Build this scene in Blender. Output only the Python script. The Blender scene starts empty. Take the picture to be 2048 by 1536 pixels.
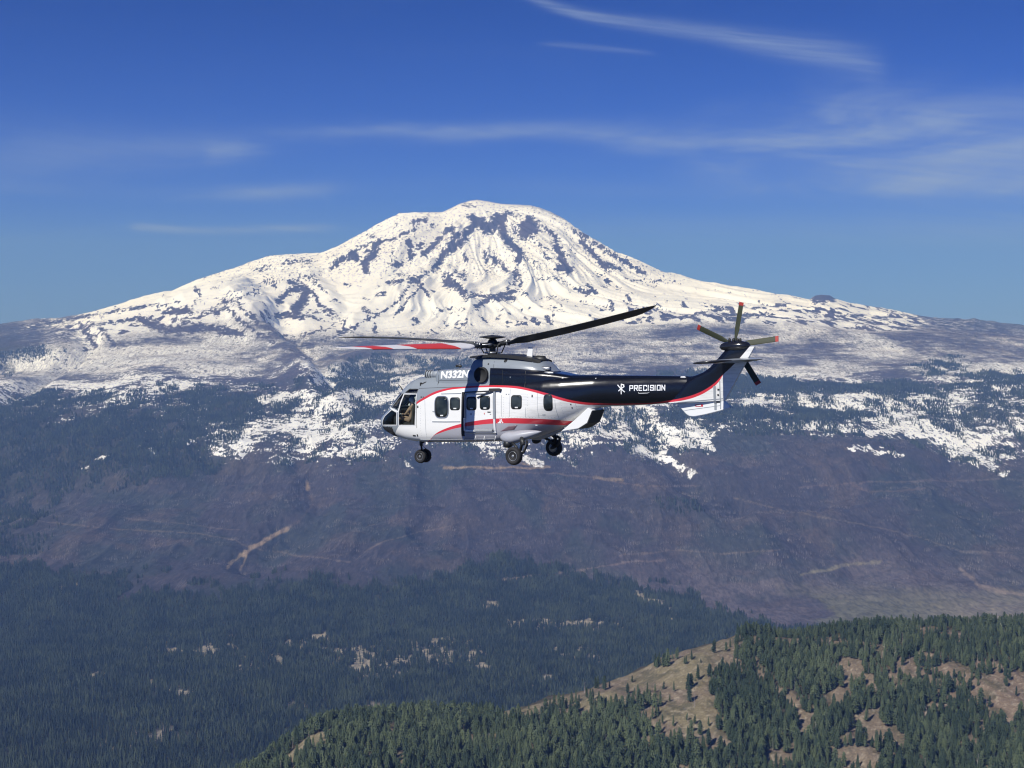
import bpy, bmesh, math, random
import numpy as np
from mathutils import Vector, Matrix
from mathutils.bvhtree import BVHTree

scene = bpy.context.scene
COL = scene.collection
random.seed(7)
RNG = np.random.default_rng(7)

# ------------------------------------------------------------------ camera
FPX = 2813.0                       # focal length in pixels of a 2048 wide picture
PITCH = math.atan(128.0 / FPX)     # the level horizon lies a little above the middle
cam_data = bpy.data.cameras.new("camera")
cam_data.sensor_width = 36.0
cam_data.lens = 36.0 * FPX / 2048.0
cam_data.clip_start = 0.5
cam_data.clip_end = 200000.0
cam = bpy.data.objects.new("camera", cam_data)
cam.location = (0, 0, 0)
cam.rotation_euler = (math.pi / 2 - PITCH, 0, 0)
COL.objects.link(cam)
scene.camera = cam
CP, SP = math.cos(PITCH), math.sin(PITCH)

# ------------------------------------------------------------------ light
SUN_AZ = math.radians(-142.0)      # compass of the sun seen from above, 0 = straight ahead, minus = to the left
SUN_EL = math.radians(42.0)
to_sun = Vector((math.sin(SUN_AZ) * math.cos(SUN_EL), math.cos(SUN_AZ) * math.cos(SUN_EL), math.sin(SUN_EL)))
sun_data = bpy.data.lights.new("sun", "SUN")
sun_data.energy = 4.9
sun_data.angle = math.radians(0.5)
sun_data.color = (1.0, 0.985, 0.975)
sun = bpy.data.objects.new("sun", sun_data)
sun.rotation_euler = to_sun.to_track_quat("Z", "Y").to_euler()
sun.location = (-30, -40, 60)
COL.objects.link(sun)

scene.view_settings.view_transform = "Standard"
scene.view_settings.look = "None"
scene.view_settings.exposure = 0.0
scene.view_settings.gamma = 1.0
scene.view_settings.use_curve_mapping = False
scene.render.engine = "CYCLES"
scene.cycles.max_bounces = 6
scene.cycles.diffuse_bounces = 2
scene.cycles.glossy_bounces = 3
scene.cycles.transparent_max_bounces = 12
scene.cycles.transmission_bounces = 4
scene.cycles.volume_bounces = 0
scene.cycles.use_denoising = True
scene.cycles.sample_clamp_indirect = 6.0
scene.cycles.pixel_filter_type = "BLACKMAN_HARRIS"
scene.cycles.filter_width = 1.2


def azel(px, py):
    x = (px - 1024.0) / FPX
    v = (768.0 - py) / FPX
    y = CP + v * SP
    z = -SP + v * CP
    return math.atan2(x, y), math.atan2(z, math.hypot(x, y))


class NT:
    """small helper for node trees"""
    def __init__(self, tree):
        self.t = tree
        self.t.nodes.clear()

    def n(self, kind, **kw):
        nd = self.t.nodes.new(kind)
        for k, v in kw.items():
            setattr(nd, k, v)
        return nd

    def put(self, sock, v):
        if isinstance(v, bpy.types.NodeSocket):
            self.t.links.new(v, sock)
        elif v is not None:
            sock.default_value = v

    def math(self, op, a, b=None, c=None, clamp=False):
        nd = self.n("ShaderNodeMath", operation=op, use_clamp=clamp)
        self.put(nd.inputs[0], a)
        if b is not None: self.put(nd.inputs[1], b)
        if c is not None: self.put(nd.inputs[2], c)
        return nd.outputs[0]

    def mix(self, f, a, b, mode="MIX"):
        nd = self.n("ShaderNodeMix", data_type="RGBA", blend_type=mode)
        self.put(nd.inputs[0], f)
        self.put(nd.inputs[6], a)
        self.put(nd.inputs[7], b)
        return nd.outputs[2]

    def step(self, x, lo, hi):
        nd = self.n("ShaderNodeMapRange", interpolation_type="SMOOTHSTEP")
        self.put(nd.inputs[0], x)
        self.put(nd.inputs[1], lo)
        self.put(nd.inputs[2], hi)
        return nd.outputs[0]

    def noise(self, vec, scale, detail=3.0, rough=0.55, dist=0.0, out=0):
        nd = self.n("ShaderNodeTexNoise")
        if vec is not None: self.put(nd.inputs["Vector"], vec)
        nd.inputs["Scale"].default_value = scale
        nd.inputs["Detail"].default_value = detail
        nd.inputs["Roughness"].default_value = rough
        nd.inputs["Distortion"].default_value = dist
        return nd.outputs[out]

    def mapping(self, vec, scale=(1, 1, 1), rot=(0, 0, 0), loc=(0, 0, 0)):
        nd = self.n("ShaderNodeMapping")
        self.put(nd.inputs[0], vec)
        nd.inputs["Scale"].default_value = scale
        nd.inputs["Rotation"].default_value = rot
        nd.inputs["Location"].default_value = loc
        return nd.outputs[0]

    def sep(self, vec):
        nd = self.n("ShaderNodeSeparateXYZ")
        self.put(nd.inputs[0], vec)
        return nd.outputs

    def comb(self, x, y, z):
        nd = self.n("ShaderNodeCombineXYZ")
        for i, v in enumerate((x, y, z)): self.put(nd.inputs[i], v)
        return nd.outputs[0]

    def fcurve(self, x, pts, x0, x1, y0, y1):
        """piecewise curve y(x) given as real numbers"""
        xn = self.math("DIVIDE", self.math("SUBTRACT", x, x0), x1 - x0, clamp=True)
        nd = self.n("ShaderNodeFloatCurve")
        c = nd.mapping.curves[0]
        pts = [((a - x0) / (x1 - x0), (b - y0) / (y1 - y0)) for a, b in pts]
        while len(c.points) < len(pts): c.points.new(0.5, 0.5)
        for p, (a, b) in zip(c.points, pts):
            p.location = (a, b)
            p.handle_type = "AUTO_CLAMPED"
        nd.mapping.update()
        nd.inputs[0].default_value = 1.0
        self.put(nd.inputs[1], xn)
        return self.math("ADD", self.math("MULTIPLY", nd.outputs[0], y1 - y0), y0)


# ------------------------------------------------------------------ sky
world = bpy.data.worlds.new("World")
scene.world = world
world.use_nodes = True
w = NT(world.node_tree)
sky = w.n("ShaderNodeTexSky", sky_type="NISHITA")
sky.sun_disc = False
sky.sun_elevation = SUN_EL
sky.sun_rotation = SUN_AZ
sky.altitude = 2300.0
sky.air_density = 1.0
sky.dust_density = 0.35
sky.ozone_density = 4.0
tc = w.n("ShaderNodeTexCoord")
dx, dy, dz = w.sep(tc.outputs["Generated"])
az = w.math("ARCTAN2", dx, dy)
el = w.math("ARCTAN2", dz, w.math("SQRT", w.math("ADD", w.math("MULTIPLY", dx, dx), w.math("MULTIPLY", dy, dy))))
tint = w.mix(w.step(el, 0.0, 0.30), (0.19, 0.405, 1.42, 1.0), (0.012, 0.20, 0.77, 1.0))
skycol = w.mix(1.0, sky.outputs[0], tint, "MULTIPLY")
warp = w.noise(w.comb(w.math("MULTIPLY", az, 9.0), w.math("MULTIPLY", el, 22.0), 3.0), 1.0, 4.0, 0.6)
fine = w.noise(w.comb(w.math("MULTIPLY", az, 15.0), w.math("MULTIPLY", w.math("SUBTRACT", el, w.math("MULTIPLY", az, -0.13)), 330.0), 1.0), 1.0, 6.0, 0.62, 0.4)
soft = w.noise(w.comb(w.math("MULTIPLY", az, 7.0), w.math("MULTIPLY", el, 30.0), 9.0), 1.0, 5.0, 0.6, 0.6)


def cloud_band(centre, dens, width, grain, jitter):
    """a cirrus streak: centre line and density along the azimuth, both traced as directions"""
    cen = [azel(*p) for p in centre]
    c = w.fcurve(az, cen, -0.5, 0.5, 0.0, 0.4)
    d = w.fcurve(az, [(azel(p, 300)[0], v) for p, v in dens], -0.5, 0.5, 0.0, 1.0)
    wd = w.fcurve(az, [(azel(p, 300)[0], v) for p, v in width], -0.5, 0.5, 0.0, 0.1)
    off = w.math("MULTIPLY", w.math("SUBTRACT", warp, 0.5), jitter)
    q = w.math("DIVIDE", w.math("ADD", w.math("SUBTRACT", el, c), off), wd)
    g = w.math("EXPONENT", w.math("MULTIPLY", w.math("MULTIPLY", q, q), -1.0))
    return w.math("MULTIPLY", w.math("MULTIPLY", g, d), grain)


g1 = w.math("ADD", w.math("MULTIPLY", w.step(fine, 0.25, 0.75), 0.6), 0.42)
g2 = w.math("ADD", w.math("MULTIPLY", w.step(soft, 0.32, 0.68), 0.8), 0.2)
g3 = w.math("MULTIPLY", w.math("ADD", w.math("MULTIPLY", g1, 0.5), 0.5), w.math("MULTIPLY", g2, 1.7))
bands = [
    cloud_band([(200, -330), (700, -140), (960, -60), (1090, 5), (1240, 42), (1400, 62), (1540, 88), (1680, 112), (1760, 135), (2000, 200)],
               [(200, 0.2), (800, .4), (1060, 0.55), (1180, .75), (1350, .60), (1560, .7), (1700, .55), (1760, .22), (1800, 0.0), (2100, 0)],
               [(200, .01), (1000, .004), (1090, .0035), (1300, .0045), (1500, .007), (1740, .011), (2000, .02)], g1, 0.006),
    cloud_band([(0, 310), (430, 300), (700, 265), (1000, 262), (1400, 275), (1750, 255), (2048, 262)],
               [(0, 0.16), (420, 0.24), (560, .18), (700, .3), (900, .38), (1150, .4), (1350, .4), (1500, .50), (1700, .60), (1850, .58), (2000, .5), (2400, .4)],
               [(0, .02), (430, .013), (700, .007), (1000, .006), (1300, .010), (1500, .018), (1750, .022), (2048, .02)], g3, 0.014),
    cloud_band([(0, 330), (380, 320), (430, 312), (480, 310), (540, 314), (2048, 340)],
               [(0, 0), (400, 0.0), (430, .30), (480, .28), (530, .14), (570, 0), (1250, 0), (1500, .3), (2048, .35), (2400, .3)],
               [(0, .006), (1300, .006), (1500, .016), (2048, .02)], g3, 0.008),
    cloud_band([(0, 480), (270, 454), (400, 460), (640, 456), (800, 462), (1200, 455), (2048, 455)],
               [(0, .04), (250, .06), (280, .62), (380, .45), (480, .4), (600, .5), (660, .3), (720, .05), (1100, .1), (1500, .16), (2048, .3)],
               [(0, .003), (640, .003), (1200, .007), (2048, .012)], g1, 0.003),
    cloud_band([(0, 380), (420, 388), (620, 380), (900, 370), (1400, 380), (1900, 368), (2048, 372)],
               [(0, .1), (400, .22), (500, .42), (640, .34), (720, .05), (1300, .06), (1700, .3), (2048, .4)],
               [(0, .006), (640, .005), (1700, .008), (2048, .009)], g3, 0.004),
    cloud_band([(0, 95), (1080, 88), (1200, 97), (1300, 106), (2048, 160)],
               [(0, 0), (1060, 0), (1120, .3), (1230, .28), (1300, .12), (1330, 0), (2048, 0)],
               [(0, .002), (2048, .002)], g1, 0.002),
]
cl = bands[0]
for b in bands[1:]: cl = w.math("ADD", cl, b)
thin = w.math("MULTIPLY", w.step(soft, 0.45, 0.85), 0.03)
cl = w.math("ADD", cl, thin, clamp=True)
lum = w.mix(w.math("MULTIPLY", cl, 0.66), skycol, (4.6, 6.1, 9.0, 1.0))
bg = w.n("ShaderNodeBackground")
w.put(bg.inputs[0], lum)
bg.inputs[1].default_value = 0.075
wo = w.n("ShaderNodeOutputWorld")
w.t.links.new(bg.outputs[0], wo.inputs[0])


# ------------------------------------------------------------------ small helpers
def tag(o, label=None, cat=None, group=None, kind=None):
    if label: o["label"] = label
    if cat: o["category"] = cat
    if group: o["group"] = group
    if kind: o["kind"] = kind
    return o


def new_mat(name):
    m = bpy.data.materials.new(name)
    m.use_nodes = True
    return m, NT(m.node_tree)


def principled(nt, color=(0.8, 0.8, 0.8, 1), rough=0.5, metal=0.0, spec=0.5, coat=0.0, normal=None):
    p = nt.n("ShaderNodeBsdfPrincipled")
    nt.put(p.inputs["Base Color"], color)
    nt.put(p.inputs["Roughness"], rough)
    nt.put(p.inputs["Metallic"], metal)
    nt.put(p.inputs["Specular IOR Level"], spec)
    nt.put(p.inputs["Coat Weight"], coat)
    if normal is not None: nt.put(p.inputs["Normal"], normal)
    out = nt.n("ShaderNodeOutputMaterial")
    nt.t.links.new(p.outputs[0], out.inputs[0])
    return p


def mesh_from(name, verts, faces, mats=(), smooth=False):
    me = bpy.data.meshes.new(name)
    me.from_pydata([tuple(v) for v in verts], [], faces)
    for m in mats: me.materials.append(m)
    if smooth: me.polygons.foreach_set("use_smooth", [True] * len(me.polygons))
    me.update()
    return me


def obj(name, me, parent=None, loc=None):
    o = bpy.data.objects.new(name, me)
    COL.objects.link(o)
    if parent: o.parent = parent
    if loc: o.location = loc
    return o


def vnoise(x, y, seed=0):
    xi = np.floor(x); yi = np.floor(y)
    fx = x - xi; fy = y - yi
    fx = fx * fx * fx * (fx * (fx * 6 - 15) + 10); fy = fy * fy * fy * (fy * (fy * 6 - 15) + 10)
    xi = xi.astype(np.int64); yi = yi.astype(np.int64)

    def h(a, b):
        v = (a * 374761393 + b * 668265263 + seed * 974634777) & 0xFFFFFFFF
        v = ((v ^ (v >> 13)) * 1274126177) & 0xFFFFFFFF
        v = (v ^ (v >> 16)) * 2246822519 & 0xFFFFFFFF
        return ((v >> 8) & 0xFFFF) / 65535.0
    a, b, c, d = h(xi, yi), h(xi + 1, yi), h(xi, yi + 1), h(xi + 1, yi + 1)
    return (a + (b - a) * fx) * (1 - fy) + (c + (d - c) * fx) * fy


def fbm(x, y, octs=4, seed=0, gain=0.5, lac=2.03):
    s = 0.0; a = 1.0; t = 0.0
    for k in range(octs):
        s = s + a * vnoise(x + 17.3 * k, y - 9.1 * k, seed + k); t += a
        a *= gain; x = x * lac; y = y * lac
    return s / t


def ridged(x, y, octs=4, seed=0, gain=0.5):
    s = 0.0; a = 1.0; t = 0.0
    for k in range(octs):
        s = s + a * (1 - np.abs(2 * vnoise(x + 7.3 * k, y - 3.1 * k, seed + k) - 1)); t += a
        a *= gain; x = x * 2.07; y = y * 2.07
    return s / t


def interp(x, pts):
    pts = np.array(pts, dtype=float)
    return np.interp(x, pts[:, 0], pts[:, 1])


def sstep(x, a, b):
    t = np.clip((x - a) / (b - a), 0, 1)
    return t * t * (3 - 2 * t)


def z_of(px, py, Y):
    """height of a ground point seen at (px, py) when it is Y metres ahead"""
    v = (768.0 - py) / FPX
    return Y * (-SP + v * CP) / (CP + v * SP)


def x_of(px, py, Y):
    v = (768.0 - py) / FPX
    return Y * ((px - 1024.0) / FPX) / (CP + v * SP)


def project(X, Y, Z):
    d = Y * CP - Z * SP
    return 1024.0 + FPX * X / d, 768.0 - FPX * (Y * SP + Z * CP) / d


def catmull(A, t):
    """A: K x N curves, t: R parameters -> R x N"""
    K = A.shape[0]
    i = np.clip(np.floor(t).astype(int), 0, K - 2)
    f = (t - i)[:, None]
    p0 = A[np.clip(i - 1, 0, K - 1)]; p1 = A[i]; p2 = A[i + 1]; p3 = A[np.clip(i + 2, 0, K - 1)]
    m1 = 0.5 * (p2 - p0); m2 = 0.5 * (p3 - p1)
    d = p2 - p1
    lim = 2.0
    m1 = np.where(d >= 0, np.clip(m1, -lim * abs(d), lim * abs(d)), m1)
    m1 = np.where(d < 0, np.clip(m1, -lim * abs(d), lim * abs(d)), m1)
    m2 = np.clip(m2, -lim * abs(d), lim * abs(d))
    f2 = f * f; f3 = f2 * f
    return (2 * f3 - 3 * f2 + 1) * p1 + (f3 - 2 * f2 + f) * m1 + (-2 * f3 + 3 * f2) * p2 + (f3 - f2) * m2


def stroke_field(PX, PY, pts, width, ends=True):
    """1 on the centre line of a polyline, 0 at half its width and beyond, negative outside"""
    pts = np.array(pts, dtype=float)
    best = np.full(PX.shape, 1e9)
    if len(pts) == 1: pts = np.vstack([pts, pts + 0.1])
    for a, b in zip(pts[:-1], pts[1:]):
        ab = b - a; L = (ab * ab).sum() + 1e-9
        t = np.clip(((PX - a[0]) * ab[0] + (PY - a[1]) * ab[1]) / L, 0, 1)
        d = np.hypot(PX - a[0] - t * ab[0], PY - a[1] - t * ab[1])
        best = np.minimum(best, d)
    return 1 - best / (width / 2.0)


def grid_mesh(name, X, Y, Z, attrs, mat, r0=0, r1=None):
    X = X[r0:r1]; Y = Y[r0:r1]; Z = Z[r0:r1]
    R, C = X.shape
    me = bpy.data.meshes.new(name)
    me.vertices.add(R * C)
    co = np.stack([X, Y, Z], -1).reshape(-1).astype(np.float32)
    me.vertices.foreach_set("co", co)
    i = np.arange(R * C).reshape(R, C)
    q = np.stack([i[:-1, :-1], i[:-1, 1:], i[1:, 1:], i[1:, :-1]], -1).reshape(-1).astype(np.int32)
    nf = (R - 1) * (C - 1)
    me.loops.add(nf * 4); me.polygons.add(nf)
    me.loops.foreach_set("vertex_index", q)
    me.polygons.foreach_set("loop_start", np.arange(0, nf * 4, 4, dtype=np.int32))
    me.polygons.foreach_set("loop_total", np.full(nf, 4, dtype=np.int32))
    me.polygons.foreach_set("use_smooth", np.ones(nf, dtype=bool))
    me.update(calc_edges=True)
    for k, v in attrs.items():
        v = v[r0:r1]
        if v.ndim == 3:
            a = me.attributes.new(k, "FLOAT_COLOR", "POINT")
            v4 = np.concatenate([v, np.ones(v.shape[:2] + (1,))], -1).astype(np.float32)
            a.data.foreach_set("color", v4.reshape(-1))
        else:
            a = me.attributes.new(k, "FLOAT", "POINT")
            a.data.foreach_set("value", v.reshape(-1).astype(np.float32))
    me.materials.append(mat)
    o = bpy.data.objects.new(name, me)
    COL.objects.link(o)
    return o
# ------------------------------------------------------------------ terrain shape
CREST = [(-900, 700), (-400, 672), (0, 650), (60, 645), (100, 640), (160, 628), (210, 617), (250, 606), (290, 593), (330, 584), (345, 584),
         (370, 573), (400, 560), (450, 544), (500, 530), (560, 519), (600, 515), (640, 511), (680, 497), (720, 476), (760, 455),
         (785, 442), (800, 434), (830, 428), (860, 427), (885, 427), (900, 420), (920, 410), (940, 404), (955, 402), (975, 405), (1000, 410),
         (1030, 412), (1060, 415), (1080, 420), (1100, 428), (1130, 444), (1150, 460), (1190, 487), (1230, 511), (1270, 531),
         (1310, 549), (1360, 561), (1400, 571), (1460, 578), (1500, 584), (1560, 592), (1618, 600), (1630, 592), (1642, 590),
         (1658, 591), (1668, 598), (1700, 611), (1740, 622), (1800, 629), (1860, 635), (1930, 640), (1948, 636), (1960, 640), (2048, 652), (2400, 668), (3000, 700)]
dense = np.arange(-70, 2120, 2.0)
side = np.concatenate([np.arange(-1500, -70, 22.0)])
side2 = np.arange(2120, 3550, 22.0)
PXC = np.concatenate([side, dense, side2])


def curve(pys, Ys):
    py = interp(PXC, pys) if isinstance(pys, list) else np.full(PXC.shape, float(pys))
    Y = interp(PXC, Ys) if isinstance(Ys, list) else np.full(PXC.shape, float(Ys))
    return Y, z_of(PXC, py, Y)


crest_py = interp(PXC, CREST)
c12_py = interp(PXC, [(-900, 720), (0, 690), (200, 680), (460, 652), (700, 668), (1000, 657), (1400, 645), (1700, 655), (2048, 675), (3000, 720)])
c12_Y = interp(PXC, [(-900, 15000), (0, 15500), (400, 16500), (800, 17000), (2048, 17000)])
crest_Y = interp(PXC, [(-900, 20000), (0, 20000), (500, 21500), (955, 22000), (1600, 21500), (2048, 21000)])
curves = [
    (np.full(PXC.shape, 900.0), np.full(PXC.shape, -1180.0)),
    (np.full(PXC.shape, 2500.0), np.full(PXC.shape, -1200.0)),
    (np.full(PXC.shape, 3500.0), np.full(PXC.shape, -1235.0)),
    curve(1400, 4650),
    curve([(0, 1262), (900, 1262), (1500, 1258), (2048, 1250)], 6000),
    curve([(0, 1158), (900, 1150), (1500, 1185), (2048, 1195)], [(0, 7000), (1400, 7000), (2048, 6700)]),
    curve([(0, 1065), (1000, 1060), (2048, 1090)], 7900),
    curve([(0, 970), (1000, 955), (2048, 985)], 9000),
    curve([(0, 880), (1000, 875), (1600, 895), (2048, 915)], 9900),
    curve([(0, 835), (1000, 828), (1700, 835), (2048, 850)], 10700),
    curve([(0, 800), (500, 795), (1000, 790), (2048, 800)], 11700),
    curve([(0, 760), (1000, 748), (2048, 752)], 13200),
    curve([(0, 722), (1000, 702), (2048, 712)], 15000),
    (c12_Y, z_of(PXC, c12_py, c12_Y)),
    (c12_Y * 0.5 + crest_Y * 0.5, z_of(PXC, c12_py * 0.57 + crest_py * 0.43, c12_Y * 0.5 + crest_Y * 0.5)),
    (crest_Y, z_of(PXC, crest_py, crest_Y)),
]
zc = curves[-1][1]
curves += [(crest_Y + 500, zc - 90 - 0.06 * np.maximum(zc, 0)), (crest_Y + 3500, np.minimum(zc * 0.35 - 500, -450)), (np.full(PXC.shape, 30000.0), np.full(PXC.shape, -1100.0)),
           (np.full(PXC.shape, 34000.0), np.full(PXC.shape, -1350.0))]
KY = np.stack([c[0] for c in curves]); KZ = np.stack([c[1] for c in curves])
SEG = [3, 4, 26, 64, 66, 62, 68, 62, 34, 26, 30, 34, 34, 84, 84, 3, 6, 6, 6]
ts = []
for k, n in enumerate(SEG):
    ts += list(k + np.arange(n) / n)
ts.append(len(SEG))
ts = np.array(ts)
GY = catmull(KY, ts); GZ = catmull(KZ, ts)
GX = GY * ((PXC - 1024.0) / FPX)[None, :] / (CP + 0.02 * SP)
T2 = np.repeat(ts[:, None], PXC.size, 1)
PX0, PY0 = project(GX, GY, GZ)

# ridges and valleys, traced as lines on the ground (height in metres)
amp_mtn = sstep(T2, 12.6, 13.4) * (1 - sstep(T2, 14.9, 15.15) * 0.75)
Xs, Ys = x_of(955, 402, 22000), 22000.0
th = np.arctan2(GX - Xs, -(GY - Ys)); rr = np.hypot(GX - Xs, GY - Ys)
rib = ridged(th * 7.0 + 3.0 * fbm(GX / 1500, GY / 1500, 2, 5), rr / 4200.0, 4, 11) - 0.5
env = sstep(rr, 250, 1400) * (1 - sstep(rr, 5200, 7500))
DZ = amp_mtn * env * rib * 250.0
DZ += amp_mtn * (ridged(GX / 700.0, GY / 1100.0, 4, 21) - 0.5) * 48.0 * (0.35 + 0.65 * sstep(rr, 300, 1500))
mid = sstep(T2, 2.5, 5.5) * (1 - sstep(T2, 12.6, 13.6))
DZ += mid * (fbm(GX / 1500.0, GY / 1700.0, 4, 31) - 0.5) * 110.0
slope_zone = sstep(T2, 4.6, 5.6) * (1 - sstep(T2, 8.2, 9.2))
DZ += slope_zone * (ridged(GX / 620.0 + 0.4 * fbm(GX / 700, GY / 700, 2, 6), GY / 1500.0, 4, 41) - 0.55) * 120.0
DZ += sstep(T2, 7.5, 9) * (1 - sstep(T2, 12.8, 13.5)) * (ridged(GX / 1400.0, GY / 700.0, 4, 51) - 0.5) * 60.0
DZ += (fbm(GX / 90.0, GY / 120.0, 4, 61) - 0.5) * 16.0 * (1 - 0.65 * sstep(T2, 12.5, 13.5)) * sstep(T2, 3, 5) * (1 - sstep(T2, 14.8, 15))


def A(pts): return [(400 + x / 3.413, 380 + y / 3.413) for x, y in pts]
def B(pts): return [(900 + x / 3.413, 380 + y / 3.413) for x, y in pts]


RIDGES = [  # points, width px, height m
    ([(380, 625), (420, 612), (462, 606), (500, 645), (560, 700), (620, 745), (660, 785)], 95, 150),
    ([(640, 600), (600, 575), (560, 582), (480, 600)], 60, 55),
    ([(620, 560), (650, 600), (668, 625)], 42, 60),
    (A([(1560, 565), (1480, 610), (1430, 650), (1390, 710), (1340, 770), (1250, 830), (1150, 880), (1050, 930)]), 44, 95),
    (A([(1760, 300), (1700, 390), (1640, 480), (1560, 560)]), 30, 75),
    (A([(1690, 590), (1760, 650), (1820, 720)]), 36, 70),
    (A([(1520, 650), (1560, 720), (1590, 760)]), 30, 45),
    (B([(450, 540), (400, 650), (350, 720), (230, 780), (100, 850)]), 46, 80),
    (B([(720, 300), (800, 420), (830, 520)]), 26, 40),
    (B([(370, 170), (380, 330), (470, 480)]), 30, 45),
    (B([(850, 270), (960, 380), (1140, 540)]), 34, 45),
    ([(100, 700), (160, 672), (240, 650), (330, 628)], 50, 60),
    ([(690, 720), (725, 702), (760, 715)], 34, 40),
    ([(300, 740), (420, 690), (480, 672)], 160, 60),
    ([(560, 650), (590, 690), (640, 740), (655, 775)], 60, -130),
    ([(0, 715), (60, 720), (120, 712), (160, 690)], 80, -150),
    ([(0, 800), (60, 770), (110, 735), (190, 690)], 40, -110),
    ([(650, 790), (720, 745), (790, 725), (900, 715)], 60, -100),
    ([(620, 930), (640, 1000), (590, 1050), (500, 1120)], 90, -75),
    ([(1180, 880), (1300, 960), (1390, 1000)], 60, 35),
    ([(1290, 860), (1340, 930), (1390, 985), (1480, 1010)], 80, -80),
    ([(1900, 930), (1700, 990), (1560, 1010), (1480, 1010)], 70, -50),
    ([(860, 940), (880, 1010), (850, 1060)], 80, -60),
    ([(0, 1010), (120, 990), (280, 985)], 90, -60),
    ([(1540, 930), (1700, 920), (1850, 930)], 90, 55),
]
for pts, wd, h in RIDGES:
    xs = [p[0] for p in pts]; ys = [p[1] for p in pts]
    m = (PX0 > min(xs) - wd) & (PX0 < max(xs) + wd) & (PY0 > min(ys) - wd) & (PY0 < max(ys) + wd) & (T2 < 15.0)
    wx = PX0[m] + (fbm(GX[m] / 400, GY[m] / 400, 3, 71) - 0.5) * wd * 0.5
    f = np.clip(stroke_field(wx, PY0[m], pts, wd * 1.3), 0, 1)
    prof = f * f * (3 - 2 * f)
    if h > 0: prof = 0.6 * f + 0.4 * prof
    DZ[m] += prof * h * (1 - sstep(T2[m], 14.7, 15.0))
DZ *= 1 - 0.95 * np.exp(-((PX0 - 1650) / 60) ** 2) * sstep(T2, 14.2, 14.8)
GZ = GZ + DZ
# crisp little teeth along the sky line
GZ += np.exp(-((T2 - 15.0) / 0.06) ** 2) * (fbm(GX / 120.0, GX * 0 + 3.3, 4, 81) - 0.5) * 26.0 * sstep(np.abs(PX0 - 955), 120, 260) * (1 - 0.85 * np.exp(-((PX0 - 1660) / 90) ** 2))
PX, PY = project(GX, GY, GZ)

# ------------------------------------------------------------------ what covers the ground (fractions per place)
def digits(rows, ys, x0=0, dx=64):
    g = np.array([[int(c) for c in r] for r in rows], dtype=float) / 9.0
    ys = np.array(ys, dtype=float)
    return g, ys


def lookup(table, px, py, dx=64.0):
    g, ys = table
    c = np.clip(px / dx, 0, g.shape[1] - 1.001); c0 = c.astype(int); cf = c - c0
    r = np.clip(np.searchsorted(ys, py) - 1, 0, len(ys) - 2)
    rf = np.clip((py - ys[r]) / (ys[r + 1] - ys[r]), 0, 1)
    cf = cf * cf * (3 - 2 * cf); rf = rf * rf * (3 - 2 * rf)
    return (g[r, c0] * (1 - cf) + g[r, c0 + 1] * cf) * (1 - rf) + (g[r + 1, c0] * (1 - cf) + g[r + 1, c0 + 1] * cf) * rf


#            px: 0        512       1024      1536      2048
SNOW_ROWS = [
    "111999999999999999999999999999999",   # 560
    "002589998969988878888877779863221",   # 615
    "234677647998776555555544445433322",   # 645
    "013455447753444444444443443332222",   # 680
    "156777654242254455554544433343333",   # 710
    "377767642167766666543355565436556",   # 740
    "655565532288888877522244443323445",   # 757
    "886757533217776665552111111114334",   # 775
    "543333222677777788888777788878765",   # 800
    "322222224554333333888311115785334",   # 830
    "001101168878766677766223755678664",   # 855
    "000011375665444324566540000003883",   # 880
    "000000056455311124114110000000446",   # 905
    "000000000110000000001100000000010",   # 932
    "000000000000000000000000000000000",   # 960
    "000000000000000000000000000000000",   # 1600
]
SNOW_Y = [560, 615, 645, 680, 710, 740, 757, 775, 800, 830, 855, 880, 905, 932, 960, 1600]
FOREST_ROWS = [
    "000000000000000000000000000000000",   # 610
    "310000000000000000000000000000245",   # 645
    "420000000000000000000000000000111",   # 672
    "881000000000000000000000000000100",   # 705
    "600100000008764200000000000015211",   # 735
    "000000000028400000000377700000355",   # 757
    "000000000026200000007799999864577",   # 775
    "344444457421100000001223333333344",   # 800
    "555555555543222222223477765434555",   # 832
    "777777743333333333322333432222344",   # 860
    "777777642222111111111111111111222",   # 890
    "666655532111100000000000000000111",   # 925
    "554331110000000000000011000000111",   # 965
    "432100000000000000002221000000111",   # 1010
    "421000000000000000000000000000011",   # 1080
    "531000000000000000000000000000000",   # 1110
]
FOREST_Y = [610, 645, 672, 705, 735, 757, 775, 800, 832, 860, 890, 925, 965, 1010, 1080, 1110]
ST = digits(SNOW_ROWS, SNOW_Y); FT = digits(FOREST_ROWS, FOREST_Y)
wpx = (fbm(GX / 260.0, GY / 500.0, 4, 91) - 0.5); wpy = (fbm(GX / 300.0, GY / 600.0, 4, 95) - 0.5)
QX = PX + wpx * 70; QY = PY + wpy * 26
S = lookup(ST, QX, QY)
F = np.where(PY < 1110, lookup(FT, QX, QY), 0.0)
BOUND = [(-300, 1110), (0, 1120), (100, 1145), (250, 1170), (420, 1182), (560, 1178), (700, 1178), (850, 1165), (940, 1135), (1000, 1118), (1080, 1126),
         (1200, 1160), (1300, 1178), (1400, 1205), (1480, 1240), (1540, 1262), (1600, 1300), (1800, 1500), (2100, 1700)]
bd = interp(PX + wpx * 90, BOUND)
valley = sstep(PY + wpy * 70 + (fbm(GX / 45.0, GY / 120.0, 4, 97) - .5) * 70, bd - 6, bd + 16)
F = np.maximum(F, valley)
F = np.where(T2 < 4.0, np.maximum(F, 0.93), F)
# upper volcano: full snow, except where rock shows
hi = sstep(T2, 12.7, 13.05)
S = np.where(hi > 0, np.maximum(S, hi * np.clip(lookup(ST, QX, np.minimum(QY, 620)), 0, 1)), S)
S = np.where((np.abs(PX - 1700) < 90) & (PY < 622) & (T2 > 13), 1.0, S)

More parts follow.
